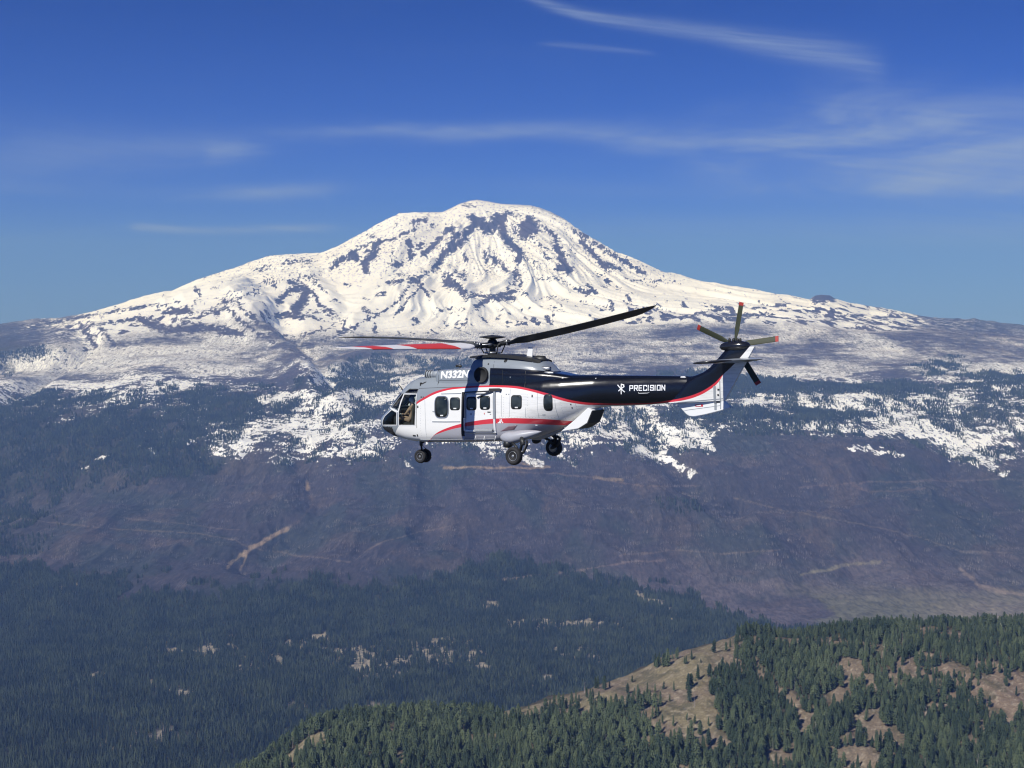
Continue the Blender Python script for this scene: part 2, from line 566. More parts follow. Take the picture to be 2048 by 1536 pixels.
ROCK = [  # crop, points, width in crop px, strength
    ("A", [(1455, 225), (1500, 205), (1555, 205)], 44, .8), ("A", [(1360, 310), (1450, 280), (1470, 260)], 44, .6),
    ("A", [(1420, 350), (1445, 400), (1445, 470)], 44, 1), ("A", [(1490, 385), (1520, 370)], 44, .9), ("A", [(1560, 240), (1600, 250)], 40, .6),
    ("A", [(1640, 330), (1590, 380), (1530, 435)], 56, 1), ("A", [(1680, 285), (1720, 262)], 58, 1),
    ("A", [(1870, 185), (1900, 215), (1860, 250), (1800, 310)], 56, 1), ("A", [(1760, 300), (1720, 350), (1700, 390), (1640, 480), (1600, 540)], 48, 1),
    ("A", [(1750, 340), (1790, 390)], 34, .9), ("A", [(1805, 440), (1818, 485)], 34, 1), ("A", [(1945, 420), (1955, 490)], 34, .8),
    ("A", [(895, 535), (960, 480), (1060, 430)], 40, .9), ("A", [(1040, 440), (1070, 465)], 64, 1), ("A", [(1060, 405), (1150, 372), (1250, 342), (1330, 335)], 34, .75),
    ("A", [(1215, 355), (1190, 440), (1140, 470), (1115, 500), (1135, 555)], 60, 1), ("A", [(1100, 540), (1140, 550)], 24, .8),
    ("A", [(1325, 507), (1372, 510)], 38, 1), ("A", [(1285, 632), (1385, 620)], 46, .65), ("A", [(1440, 612), (1475, 620)], 64, 1), ("A", [(1360, 575), (1400, 580)], 34, .6),
    ("A", [(1560, 565), (1480, 610), (1430, 650), (1390, 710), (1340, 770), (1250, 830), (1150, 880), (1050, 930), (950, 975)], 22, .85),
    ("A", [(1520, 650), (1440, 730), (1380, 800), (1320, 860)], 24, .85), ("A", [(1500, 640), (1545, 700), (1560, 740)], 30, .8),
    ("A", [(1690, 585), (1680, 640), (1745, 650), (1800, 705)], 64, .95), ("A", [(1770, 575), (1810, 600)], 40, .6),
    ("A", [(700, 655), (600, 700), (535, 765)], 50, 1.05), ("A", [(730, 690), (700, 760), (660, 800), (655, 850)], 82, 1.05),
    ("A", [(515, 862), (600, 852), (700, 868)], 42, 1.05), ("A", [(770, 690), (820, 790), (870, 815), (930, 850)], 34, .85), ("A", [(740, 870), (800, 880)], 30, .7),
    ("A", [(620, 630), (660, 640)], 40, .9), ("A", [(740, 600), (820, 660), (880, 720)], 16, .8), ("A", [(760, 590), (860, 680)], 12, .7),
    ("A", [(0, 845), (100, 800), (170, 765), (260, 745), (350, 700), (450, 640), (600, 615), (720, 600), (800, 570)], 14, .8),
    ("A", [(90, 745), (230, 720), (330, 660), (500, 610), (640, 575)], 9, .7), ("A", [(0, 690), (120, 660), (230, 610)], 9, .6),
    ("A", [(250, 770), (340, 860), (420, 920), (520, 975), (640, 1040)], 24, .85), ("A", [(160, 755), (200, 760)], 40, .9),
    ("A", [(170, 790), (260, 880), (400, 980), (520, 1050), (640, 1100), (760, 1170)], 40, .65), ("A", [(330, 850), (375, 870)], 36, 1),
    ("A", [(570, 490), (640, 488), (700, 490)], 36, .75), ("A", [(380, 525), (410, 545), (480, 518)], 30, .65), ("A", [(720, 490), (780, 480)], 24, .6),
    ("A", [(640, 1000), (820, 960), (990, 900)], 14, .8), ("A", [(680, 1075), (780, 1040), (900, 1010), (1040, 940)], 16, .8), ("A", [(640, 1020), (900, 930), (960, 850)], 12, .6),
    ("A", [(900, 750), (940, 762)], 26, .8), ("A", [(1200, 722), (1270, 702)], 26, .8), ("A", [(985, 635), (1022, 655)], 24, .9), ("A", [(1110, 740), (1150, 750)], 22, .6),
    ("A", [(1340, 225), (1345, 245)], 22, .7), ("A", [(1150, 315), (1190, 320)], 22, .6), ("A", [(500, 655), (520, 660)], 24, .8), ("A", [(360, 715), (430, 700)], 18, .7),
    ("A", [(1850, 710), (1870, 700)], 26, .8), ("A", [(1580, 680), (1600, 690)], 26, .8), ("A", [(1805, 105), (1880, 100)], 16, .75),
    ("A", [(1320, 400), (1300, 480), (1270, 550)], 14, .7), ("A", [(1130, 410), (1180, 430)], 30, .8), ("A", [(450, 850), (480, 880)], 26, .7),
    ("B", [(130, 185), (185, 200), (150, 260), (110, 320), (60, 370), (0, 420)], 46, 1), ("B", [(210, 215), (255, 270), (305, 235), (325, 190)], 84, 1),
    ("B", [(370, 165), (350, 230), (360, 300)], 66, 1), ("B", [(400, 165), (450, 180)], 40, .6), ("B", [(375, 325), (430, 380), (470, 410), (472, 490)], 62, 1),
    ("B", [(495, 245), (540, 215), (570, 270), (500, 300)], 92, 1.05), ("B", [(430, 260), (460, 300)], 40, .6),
    ("B", [(595, 225), (660, 270), (710, 310), (742, 352)], 34, .9), ("B", [(725, 385), (755, 450), (790, 520), (745, 530), (815, 545)], 60, 1.05),
    ("B", [(640, 440), (690, 470)], 42, .65), ("B", [(610, 360), (655, 410)], 30, .6), ("B", [(680, 350), (720, 390)], 24, .6), ("B", [(780, 430), (805, 450)], 24, .7),
    ("B", [(235, 420), (250, 480)], 40, .85), ("B", [(280, 450), (320, 480), (295, 505)], 54, .8), ("B", [(350, 512), (390, 555)], 46, .8), ("B", [(245, 550), (255, 565)], 24, .7),
    ("B", [(450, 550), (440, 605)], 36, 1), ("B", [(465, 575), (492, 625), (470, 650)], 34, .85), ("B", [(500, 430), (540, 480)], 30, .6), ("B", [(560, 480), (600, 550)], 14, .6),
    ("B", [(960, 405), (1010, 470), (1060, 530)], 46, 1), ("B", [(1075, 510), (1165, 545)], 40, .9), ("B", [(880, 355), (950, 400)], 30, .8),
    ("B", [(850, 270), (900, 330), (950, 400)], 40, .55), ("B", [(1140, 450), (1230, 512), (1345, 572)], 30, 1), ("B", [(900, 300), (1010, 380), (1120, 450)], 60, .5),
    ("B", [(1060, 605), (1088, 645)], 30, 1), ("B", [(945, 660), (995, 705)], 38, 1.05), ("B", [(885, 682), (945, 712)], 30, 1.05), ("B", [(1010, 590), (1060, 560)], 14, .9),
    ("B", [(790, 620), (880, 690)], 10, .9), ("B", [(1040, 660), (1070, 660)], 18, .8), ("B", [(1135, 662), (1150, 672)], 18, .8),
    ("B", [(100, 745), (200, 722), (300, 722), (400, 700), (455, 688)], 34, .85), ("B", [(170, 805), (260, 745), (360, 735), (440, 742)], 40, .95),
    ("B", [(400, 690), (395, 650), (450, 640)], 24, .8), ("B", [(0, 590), (60, 660), (100, 712)], 50, .7), ("B", [(30, 570), (100, 570)], 30, .5),
    ("B", [(490, 700), (530, 715)], 30, .8), ("B", [(600, 735), (800, 740), (1000, 790), (1120, 805)], 10, .9), ("B", [(580, 610), (720, 600)], 14, .6), ("B", [(0, 830), (100, 790), (60, 850)], 14, .6),
    ("B", [(740, 600), (800, 650)], 18, .6), ("B", [(1180, 610), (1350, 620), (1600, 640)], 18, .6), ("B", [(1350, 650), (1400, 655)], 20, .8), ("B", [(1200, 710), (1250, 720)], 18, .7),
    ("N", [(120, 668), (190, 648), (300, 636)], 8, .8), ("N", [(60, 652), (180, 632), (300, 612), (360, 603)], 8, .7), ("N", [(330, 625), (350, 622), (380, 622)], 16, .9),
    ("N", [(360, 622), (372, 618)], 18, .9), ("N", [(345, 640), (400, 634), (450, 615)], 8, .9), ("N", [(390, 575), (400, 590)], 14, .6), ("N", [(160, 650), (190, 690)], 24, .5),
    ("N", [(280, 640), (330, 660), (420, 655), (480, 668)], 26, .75), ("N", [(200, 655), (230, 690)], 16, .6),
    ("N", [(1626, 600), (1632, 592), (1642, 589), (1658, 590), (1666, 598)], 9, 1.3), ("N", [(1630, 596), (1664, 596)], 11, 1.5),
]
RK = np.full(PX.shape, -1.0)
wz = GZ / 300.0
rx = PX + (fbm(GX / 60.0, GZ / 55.0 + GY / 90.0, 5, 101, .6) - 0.5) * 20
ry = PY + (fbm(GX / 60.0, GZ / 50.0 + GY / 90.0, 5, 111, .6) - 0.5) * 20
for crop, pts, wd, st in ROCK:
    if crop == "A": pts = A(pts); wd = wd / 3.413
    elif crop == "B": pts = B(pts); wd = wd / 3.413
    wd = wd * 1.0
    xs = [p[0] for p in pts]; ys = [p[1] for p in pts]; mg = wd + 14
    m = (PX > min(xs) - mg) & (PX < max(xs) + mg) & (PY > min(ys) - mg) & (PY < max(ys) + mg) & (T2 > 11.0) & (T2 < 15.1)
    f = stroke_field(rx[m], ry[m], pts, wd) * 0.75 + (st - 1.0) * 0.62
    RK[m] = np.maximum(RK[m], f)
# loose speckle of rock on the lower and right flanks
low = sstep(PY, 560, 640) * hi
rightflank = sstep(PX, 1150, 1300) * sstep(PY, 470, 560)
speck = 0.28 + fbm(GX / 90.0 + GY / 600.0, GY / 260.0, 5, 121, 0.62)
RK = np.maximum(RK, (speck - 1.05 + 0.16 * low + 0.15 * low * rightflank) * 3.2 * hi * sstep(PY - crest_py[None, :] * 0, 545, 640))
# thin contour-like outcrops in the mid flank


# thin outcrops that run down the fall line from the summit
lines = ridged(th * 30.0 + 2.0 * fbm(GX / 500, GY / 500, 3, 136), rr / 1300.0, 3, 131)
pat = fbm(GX / 500.0, GY / 700.0, 3, 133)
RK = np.maximum(RK, hi * ((lines - 0.90) * 5.0 - 0.36 + 1.3 * (pat - 0.5)) * sstep(rr, 900, 2200) * (1 - sstep(PY, 640, 670)))
# ---- bare ground colour
def lerp(a, b, t): return a + (b - a) * t[..., None]
n1 = fbm(GX / 420.0, GY / 650.0, 4, 141); n2 = fbm(GX / 130.0, GY / 260.0, 4, 151); n3 = fbm(GX / 40.0, GY / 90.0, 3, 161)
G = np.empty(PX.shape + (3,)); G[:] = (0.050, 0.045, 0.052)
G = lerp(G, np.array((0.036, 0.044, 0.042)), sstep(n1 + 0.25 * (n2 - .5), 0.44, 0.62) * 0.8)
G = lerp(G, np.array((0.082, 0.066, 0.060)), sstep(fbm(GX / 300, GY / 350, 4, 171), 0.54, 0.72) * 0.7)
pink = sstep(PY, 1060, 1200) * sstep(PX, 1000, 1300)
G = lerp(G, np.array((0.125, 0.105, 0.108)), pink * (0.35 + 0.5 * sstep(n2, .4, .65)))
G = lerp(G, np.array((0.135, 0.130, 0.085)), sstep(PY, 1150, 1215) * sstep(PX + (n1 - .5) * 260, 1560, 1680) * sstep(n1 + n2, 0.85, 1.1))
G = lerp(G, np.array((0.21, 0.18, 0.13)), sstep(PY, 1170, 1230) * sstep(PX, 1780, 1980) * 0.8)
G = lerp(G, np.array((0.060, 0.048, 0.045)), sstep(lookup((np.array([[0, 0, 0, 0]]).astype(float).repeat(2, 0), np.array([0., 2000.])), PX, PY), 0.5, 1.0))
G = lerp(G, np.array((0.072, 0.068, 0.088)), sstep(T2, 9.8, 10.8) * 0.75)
rockc = np.array((0.052, 0.045, 0.052))
G = lerp(G, rockc, sstep(T2, 11.5, 13.0))
G = lerp(G, np.array((0.085, 0.068, 0.072)), sstep(T2, 12.8, 13.0) * sstep(n1, .48, .62) * 0.55)
G *= (0.78 + 0.44 * n3)[..., None]
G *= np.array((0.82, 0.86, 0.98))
# forest floor and clearings
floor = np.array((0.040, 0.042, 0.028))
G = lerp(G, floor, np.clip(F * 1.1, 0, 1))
CLEAR = [([(300, 1305), (440, 1300), (470, 1285)], 30, .8), ([(500, 1330), (560, 1325)], 26, .9), ([(640, 1300), (720, 1318), (800, 1318), (880, 1312), (950, 1320)], 48, 1.0),
         ([(570, 1300), (640, 1290)], 22, .7), ([(170, 1350), (240, 1348)], 12, 1.0), ([(1020, 1250), (1100, 1258), (1260, 1250)], 18, .9), ([(1100, 1305), (1200, 1312)], 18, .7),
         ([(200, 1480), (260, 1478), (350, 1470)], 26, .7), ([(700, 1420), (790, 1415)], 16, .8), ([(590, 1415), (630, 1408)], 12, .8), ([(350, 1380), (380, 1385)], 12, .8),
         ([(1050, 1375), (1100, 1365)], 16, .8), ([(960, 1210), (1000, 1205)], 14, .7), ([(550, 1330), (480, 1345)], 20, .6), ([(300, 1365), (300, 1372)], 10, 1),
         ([(120, 1180), (150, 1178)], 14, .6), ([(1280, 1190), (1340, 1220)], 26, .7)]
CL = np.zeros(PX.shape)
cx = PX + (n2 - .5) * 50; cy = PY + (n1 - .5) * 26
for pts, wd, st in CLEAR:
    xs = [p[0] for p in pts]; ys = [p[1] for p in pts]; mg = wd + 30
    m = (PX > min(xs) - mg) & (PX < max(xs) + mg) & (PY > min(ys) - mg) & (PY < max(ys) + mg)
    CL[m] = np.maximum(CL[m], np.clip(stroke_field(cx[m], cy[m], pts, wd * 1.5), 0, 1) * st)
CLs = sstep(CL * 0.8 + (n3 - .5) * 2.2 + (fbm(GX / 22.0, GY / 45.0, 3, 175) - .5) * 2.2, 0.30, 0.62) * (CL > 0.02)
G = lerp(G, np.array((0.27, 0.245, 0.19)), CLs * valley)
F = F * (1 - 0.80 * CLs)
# tracks, scars and streams
TRACKS = [([(488, 1112), (500, 1096), (530, 1080), (558, 1065), (575, 1058)], 8, (0.34, 0.26, 0.18)), ([(455, 1135), (480, 1112), (492, 1100)], 6, (0.35, 0.28, 0.18)), ([(480, 1140), (492, 1112)], 5, (0.33, 0.26, 0.17)),
          ([(575, 1058), (600, 1040), (625, 1010), (622, 985)], 4, (0.15, 0.12, 0.10)), ([(612, 962), (616, 975)], 9, (0.36, 0.27, 0.17)),
          ([(-50, 1030), (60, 1040), (200, 1055), (400, 1068), (470, 1080), (500, 1092), (600, 1112), (700, 1125)], 2.6, (0.25, 0.21, 0.17)),
          ([(710, 1120), (735, 1100), (770, 1082), (830, 1068), (900, 1052)], 2.6, (0.24, 0.2, 0.17)),
          ([(1470, 996), (1560, 1018), (1640, 1034), (1760, 1056), (1840, 1075), (1930, 1102), (2060, 1110)], 2.8, (0.24, 0.21, 0.17)),
          ([(880, 930), (960, 940), (1150, 950), (1280, 970), (1400, 972)], 2.6, (0.23, 0.18, 0.15)), ([(1190, 955), (1245, 959)], 6, (0.24, 0.19, 0.13)), ([(1040, 925), (1100, 935), (890, 935)], 5, (0.3, 0.23, 0.15)),
          ([(1600, 975), (1700, 965), (1850, 962), (2000, 958)], 3, (0.2, 0.16, 0.15)), ([(1700, 965), (1740, 985), (1850, 975)], 4, (0.2, 0.15, 0.13)), ([(230, 1035), (480, 1060)], 2, (.2, .17, .15)),
          ([(1920, 1140), (1960, 1170), (2010, 1185), (2060, 1190)], 9, (0.22, 0.18, 0.15)), ([(1240, 1110), (1340, 1100), (1440, 1108), (1560, 1098)], 3, (0.22, 0.18, 0.15)),
          ([(1600, 1150), (1700, 1130), (1760, 1125)], 6, (0.2, 0.19, 0.13)), ([(1000, 1160), (1080, 1150)], 5, (.24, .2, .18)), ([(1120, 1145), (1180, 1135), (1250, 1125), (1330, 1118)], 4, (.26, .2, .18))]
for pts, wd, colr in TRACKS:
    xs = [p[0] for p in pts]; ys = [p[1] for p in pts]; mg = wd + 8
    m = (PX > min(xs) - mg) & (PX < max(xs) + mg) & (PY > min(ys) - mg) & (PY < max(ys) + mg) & (T2 < 12) & (T2 > 3)
    f = stroke_field(PX[m] + (n3[m] - .5) * 8, PY[m] + (n2[m] - .5) * 8, pts, wd * 1.25)
    G[m] = lerp(G[m], np.array(colr), sstep(f + (n3[m] - .5) * 1.4, 0.0, 0.6) * (0.6 if wd > 4 else 0.30))
    F[m] *= 1 - sstep(f, 0, .4)
# long tongues of snow that run down the gullies
TONGUES = [([(1185, 820), (1230, 855), (1280, 888)], 44, .85), ([(1280, 888), (1325, 912)], 28, .8), ([(1325, 912), (1372, 938)], 14, .8), ([(1290, 850), (1340, 870), (1370, 880)], 40, .95), ([(1385, 850), (1400, 870), (1418, 890)], 30, .9),
           ([(1370, 935), (1395, 942), (1385, 950)], 8, .9), ([(1780, 830), (1850, 865), (1905, 893)], 42, .95), ([(1905, 893), (1960, 918)], 30, .9), ([(1960, 918), (2012, 946)], 13, .85), ([(1940, 880), (1990, 915)], 16, .6), ([(1560, 850), (1600, 852), (1640, 850)], 16, 1), ([(1700, 895), (1780, 905), (1815, 912)], 8, .8),
           ([(1690, 853), (1740, 865), (1800, 868)], 12, .9), ([(1500, 800), (1700, 803), (1840, 815)], 26, .9), ([(1520, 750), (1640, 752), (1700, 750)], 12, .95), ([(1850, 760), (1960, 765)], 8, .7), ([(1740, 860), (1900, 870), (2048, 855)], 14, .7), ([(1990, 776), (2048, 772)], 12, .9),
           ([(590, 880), (680, 865), (740, 880), (752, 895)], 30, .9), ([(520, 800), (600, 790), (660, 800)], 20, .9), ([(490, 860), (560, 850), (640, 845)], 22, .85), ([(580, 900), (660, 905), (750, 902)], 9, 1), ([(480, 900), (520, 900)], 16, .8), ([(570, 915), (590, 925)], 12, .9),
           ([(600, 850), (700, 848), (745, 855)], 12, .8), ([(600, 690), (640, 745), (690, 800)], 14, .8), ([(720, 735), (790, 740), (860, 735)], 30, .8), ([(640, 822), (720, 818)], 9, .8), ([(170, 938), (182, 936)], 6, .9), ([(195, 915), (220, 912)], 5, .9),
           ([(1085, 890), (1150, 925)], 12, .6), ([(1040, 915), (1080, 932)], 14, .8), ([(930, 890), (1000, 895)], 6, .7), ([(300, 895), (310, 912)], 6, .8), ([(815, 925), (830, 945)], 6, .5), ([(1680, 640), (1720, 655)], 10, .6), ([(1600, 660), (1640, 662)], 8, .8)]
for pts, wd, st in TONGUES:
    xs = [p[0] for p in pts]; ys = [p[1] for p in pts]; mg = wd + 20
    m = (PX > min(xs) - mg) & (PX < max(xs) + mg) & (PY > min(ys) - mg) & (PY < max(ys) + mg) & (T2 < 13)
    f = stroke_field(PX[m] + (n2[m] - .5) * 30, PY[m] + (n3[m] - .5) * 20, pts, wd * 1.3)
    v = sstep(f, -0.1, 0.5) * st
    S[m] = np.maximum(S[m], v); F[m] *= 1 - 0.7 * v
open_snow = sstep(T2, 7.0, 7.6) * (1 - sstep(T2, 10.6, 11.5))     # crisp patches; above them burnt woods stand in the snow
S = np.clip(S, 0, 1)
S = S * (1 - open_snow) + open_snow * np.clip(S * (0.34 + 1.32 * fbm(GX / 230.0 - GY / 900.0, GY / 420.0, 4, 401)), 0, 0.95)
F = np.where((open_snow > .3) & (T2 < 10.4) & (S > .12), np.maximum(F, 0.24), F)
S = np.where(T2 < 7.2, 0.0, S)

plat = sstep(T2, 10.2, 11.0) * (1 - hi)
S = np.clip(S + plat * ((fbm(GX / 650.0, GY / 1500.0, 3, 411) - 0.5) * 1.1 + (ridged(GX / 900.0, GY / 420.0, 3, 413) - 0.62) * 0.8), 0, 1)
# ---- the one terrain material
mat_ground, g = new_mat("ground cover")
geo = g.n("ShaderNodeNewGeometry")
P = geo.outputs["Position"]
def attr(name, fac=True):
    a = g.n("ShaderNodeAttribute", attribute_name=name)
    return a.outputs["Fac"] if fac else a.outputs["Color"]
a_s, a_r, a_c, a_h = attr("snow"), attr("rock"), attr("soil", False), attr("high")
nA = g.noise(g.mapping(P, (1 / 95, 1 / 85, 1 / 60)), 1.0, 7.0, 0.64)
nB = g.noise(g.mapping(P, (1 / 14, 1 / 60, 1 / 30)), 1.0, 4.0, 0.6)
nV = g.noise(g.mapping(P, (1 / 11, 1 / 170, 1 / 60)), 1.0, 3.0, 0.6)
nV2 = g.math("ADD", g.math("MULTIPLY", g.noise(g.mapping(P, (1 / 7, 1 / 160, 1 / 40)), 1.0, 3.0, 0.7), 0.7), g.math("MULTIPLY", g.noise(g.mapping(P, (1 / 300, 1 / 400, 1 / 200)), 1.0, 3.0, 0.6), 0.3))
nC = g.noise(g.mapping(P, (1 / 260, 1 / 620, 1 / 120)), 1.0, 4.0, 0.6)
nR = g.noise(g.mapping(P, (1 / 34, 1 / 60, 1 / 34)), 1.0, 6.0, 0.68)
mixn = g.math("ADD", g.math("MULTIPLY", nA, 0.55), g.math("MULTIPLY", nB, 0.45))
mixn = g.math("ADD", g.math("MULTIPLY", mixn, 0.75), g.math("MULTIPLY", nC, 0.25))
thr = g.math("ADD", g.math("MULTIPLY", a_s, 0.33), 0.31)
thro = g.math("ADD", g.math("MULTIPLY", a_s, 0.165), 0.405)
diff = g.math("SUBTRACT", thr, mixn)
crisp = g.step(g.math("SUBTRACT", thro, mixn), -0.010, 0.014)
softm = g.math("MULTIPLY", g.step(g.math("SUBTRACT", g.math("ADD", thr, 0.025), g.math("ADD", g.math("ADD", g.math("MULTIPLY", nC, 0.36), g.math("MULTIPLY", nA, 0.38)), g.math("MULTIPLY", nB, 0.26))), -0.13, 0.13), g.math("ADD", 0.55, g.math("MULTIPLY", g.step(nV, 0.60, 0.42), 0.42)))
sn = g.mix(attr("open"), softm, crisp)
sn = g.math("MULTIPLY", g.math("MAXIMUM", sn, g.math("MULTIPLY", g.step(g.math("ADD", a_s, g.math("MULTIPLY", g.math("SUBTRACT", nA, 0.5), 1.5)), 0.42, 0.50), a_h)), g.step(a_s, 0.02, 0.06))
rk = g.step(g.math("ADD", a_r, g.math("MULTIPLY", g.math("SUBTRACT", nR, 0.5), 1.7)), 0.10, 0.17)
rk = g.math("MULTIPLY", rk, g.step(a_r, -0.30, -0.05))
sn = g.math("MULTIPLY", sn, g.math("SUBTRACT", 1.0, rk))
soilv = g.mix(g.step(nB, 0.3, 0.7), g.mix(1.0, a_c, (0.62, 0.62, 0.64, 1), "MULTIPLY"), g.mix(1.0, a_c, (1.45, 1.42, 1.42, 1), "MULTIPLY"))
dirty = g.mix(g.step(g.noise(g.mapping(P, (1 / 500, 1 / 700, 1 / 300)), 1.0, 5.0, 0.6), 0.35, 0.75), (0.83, 0.875, 0.96, 1), (0.82, 0.84, 0.89, 1))
colr = g.mix(sn, soilv, dirty)
soilv = g.mix(g.math("MULTIPLY", g.step(nV2, 0.56, 0.68), 0.42), soilv, (0.20, 0.18, 0.19, 1))
colr = g.mix(sn, soilv, dirty)
bmp = g.n("ShaderNodeBump")
bmp.inputs["Strength"].default_value = 0.17
bmp.inputs["Distance"].default_value = 14.0
g.put(bmp.inputs["Height"], g.math("ADD", g.math("MULTIPLY", g.noise(g.mapping(P, (1 / 110, 1 / 150, 1 / 110)), 1.0, 7.0, 0.6, 0.5), 2.2), g.math("MULTIPLY", rk, -0.25)))
principled(g, colr, 0.8, 0, 0.15, normal=bmp.outputs[0])

attrs = {"snow": S, "rock": RK, "soil": G, "open": open_snow, "high": hi}
def row_at(t): return int(np.searchsorted(ts, t))
ra, rb, rc_ = row_at(5.0), row_at(9.0), row_at(12.7)
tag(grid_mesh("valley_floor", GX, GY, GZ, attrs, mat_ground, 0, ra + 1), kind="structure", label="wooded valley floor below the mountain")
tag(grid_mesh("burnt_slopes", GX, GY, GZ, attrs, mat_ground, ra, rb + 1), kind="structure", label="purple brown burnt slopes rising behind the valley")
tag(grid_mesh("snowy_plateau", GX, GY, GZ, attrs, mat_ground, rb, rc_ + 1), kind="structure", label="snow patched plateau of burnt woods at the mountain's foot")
tag(grid_mesh("snowy_mountain", GX, GY, GZ, attrs, mat_ground, rc_, None), kind="structure", label="snow covered volcano with dark rock outcrops")

# far ground reaching the horizon all round
me = mesh_from("ground", [(x, y, -1420.0) for x, y in ((-26500, -8500), (26500, -8500), (26500, 34500), (-26500, 34500))], [(0, 1, 2, 3)])
mg, gg = new_mat("far forest ground")
gp = gg.n("ShaderNodeNewGeometry")
gn = gg.noise(gp.outputs["Position"], 1 / 900, 6.0, 0.6)
principled(gg, gg.mix(gg.step(gn, .4, .65), (0.03, 0.045, 0.03, 1), (0.10, 0.085, 0.07, 1)), 0.9, 0, 0.1)
me.materials.append(mg)
tag(obj("ground", me), kind="structure", label="flat wooded ground reaching the horizon")
# ------------------------------------------------------------------ the near hill
hp = np.concatenate([np.arange(-300, 380, 25.0), np.arange(380, 2120, 2.6), np.arange(2120, 2900, 25.0)])
HC = [(-300, 1760), (100, 1700), (380, 1625), (500, 1572), (560, 1532), (620, 1484), (680, 1462), (780, 1455), (880, 1456), (985, 1441), (1060, 1420),
      (1130, 1404), (1200, 1375), (1290, 1347), (1330, 1327), (1380, 1306), (1440, 1292), (1500, 1281), (1560, 1278), (1640, 1278), (1700, 1272), (1800, 1266),
      (1950, 1264), (2048, 1266), (2900, 1280)]
HCY = [(-300, 2000), (500, 2050), (1000, 2200), (1450, 2330), (2048, 2480), (2900, 2550)]
hcy = interp(hp, HCY); hc = interp(hp, HC); hcz = z_of(hp, hc, hcy)
b_y = interp(hp, [(-300, 1800), (500, 1900), (1000, 1900), (1450, 1930), (2048, 1960), (2900, 1980)])
b_z = z_of(hp, np.maximum(1545.0, hc + 60), b_y)
m_y = b_y * 0.5 + hcy * 0.5
m_z = (b_z + hcz) / 2 + interp(hp, [(0, 0), (900, 0), (1300, 6), (1700, 10), (2048, 8)])
n_y = b_y - 400
n_z = b_z - 95
hcur = [(n_y - 700, n_z - 260), (n_y, n_z), (b_y, b_z), (m_y, m_z), (hcy, hcz), (hcy + 120, hcz - 26), (hcy + 500, hcz - 240), (hcy + 1300, np.full(hp.shape, -1300.0))]
HKY = np.stack([c[0] for c in hcur]); HKZ = np.stack([c[1] for c in hcur])
hts = []
for k, n in enumerate([4, 26, 70, 70, 20, 14, 10]): hts += list(k + np.arange(n) / n)
hts = np.array(hts + [7.0])
HY = catmull(HKY, hts); HZ = catmull(HKZ, hts)
HX = HY * ((hp - 1024) / FPX)[None, :] / (CP - 0.2 * SP)
HT = np.repeat(hts[:, None], hp.size, 1)
hw = sstep(HT, 0.5, 1.5) * (1 - sstep(HT, 5.5, 6.5))
HZ += hw * ((ridged(HX / 170.0 + 0.3 * HY / 170, HY / 300.0, 4, 201) - 0.5) * 26.0 * (1 - 0.7 * np.exp(-((HT - 4) / 0.35) ** 2)) + (fbm(HX / 40.0, HY / 40.0, 4, 211) - 0.5) * 7.0 + (fbm(HX / 7.0, HY / 7.0, 3, 213) - 0.5) * 1.3)
HPX, HPY = project(HX, HY, HZ)
BARE = [  # open tan ground: points, width px, how open
    ([(1440, 1300), (1400, 1325), (1350, 1350), (1300, 1372)], 60, 1.25), ([(1240, 1385), (1190, 1392)], 34, 1.1), ([(1330, 1375), (1400, 1400)], 34, 1.0), ([(1200, 1395), (1290, 1405), (1350, 1440), (1400, 1490)], 26, 0.95), ([(1190, 1400), (1130, 1420), (1060, 1432), (1000, 1445)], 20, .85),
    ([(1230, 1380), (1330, 1372), (1400, 1350)], 44, 1.1), ([(1360, 1420), (1410, 1440), (1430, 1480)], 46, .95), ([(1290, 1395), (1350, 1420)], 50, .9), ([(1005, 1440), (1100, 1412), (1200, 1382), (1300, 1352)], 16, 1.1), ([(1270, 1400), (1300, 1420)], 34, .9), ([(1420, 1415), (1440, 1450)], 30, .75), ([(1400, 1480), (1420, 1500)], 30, .9), ([(1500, 1284), (1620, 1280)], 14, 1.0), ([(1380, 1420), (1420, 1470)], 44, .55),
    ([(1680, 1385), (1655, 1402)], 34, .8), ([(1695, 1380), (1682, 1405)], 22, .8), ([(1600, 1440), (1620, 1450), (1600, 1480)], 32, .8), ([(1560, 1520), (1552, 1535)], 34, 1.1), ([(1500, 1320), (1520, 1345)], 16, .6),
    ([(1990, 1395), (2010, 1410), (2060, 1405)], 66, 1.2), ([(2040, 1365), (2060, 1370)], 34, .9), ([(1900, 1395), (1860, 1425)], 26, .7), ([(1830, 1318), (1880, 1312)], 14, .9), ([(1660, 1345), (1680, 1335)], 18, .7),
    ([(1700, 1480), (1780, 1470), (1800, 1495)], 38, .75), ([(1680, 1500), (1760, 1520)], 50, .6), ([(1800, 1345), (1850, 1360)], 24, .6), ([(1780, 1350), (1790, 1370)], 20, .6), ([(1560, 1380), (1590, 1400)], 16, .6),
    ([(610, 1482), (640, 1492), (580, 1516)], 36, 1.0), ([(640, 1468), (660, 1462)], 18, .9), ([(540, 1545), (560, 1530)], 16, .9), ([(765, 1458), (780, 1464)], 24, 1.1), ([(2010, 1440), (2020, 1460)], 22, .7),
    ([(1160, 1470), (1180, 1475)], 16, .6), ([(1630, 1285), (1700, 1290)], 20, .45), ([(1740, 1440), (1760, 1450)], 24, .6), ([(1300, 1450), (1420, 1440)], 60, .3), ([(1960, 1330), (2000, 1345)], 24, .5)]
HB = np.full(HPX.shape, -1.0)
hn1 = fbm(HX / 70.0, HY / 90.0, 4, 221); hn2 = fbm(HX / 22.0, HY / 26.0, 4, 231); hn3 = fbm(HX / 5.0, HY / 5.0, 3, 241)
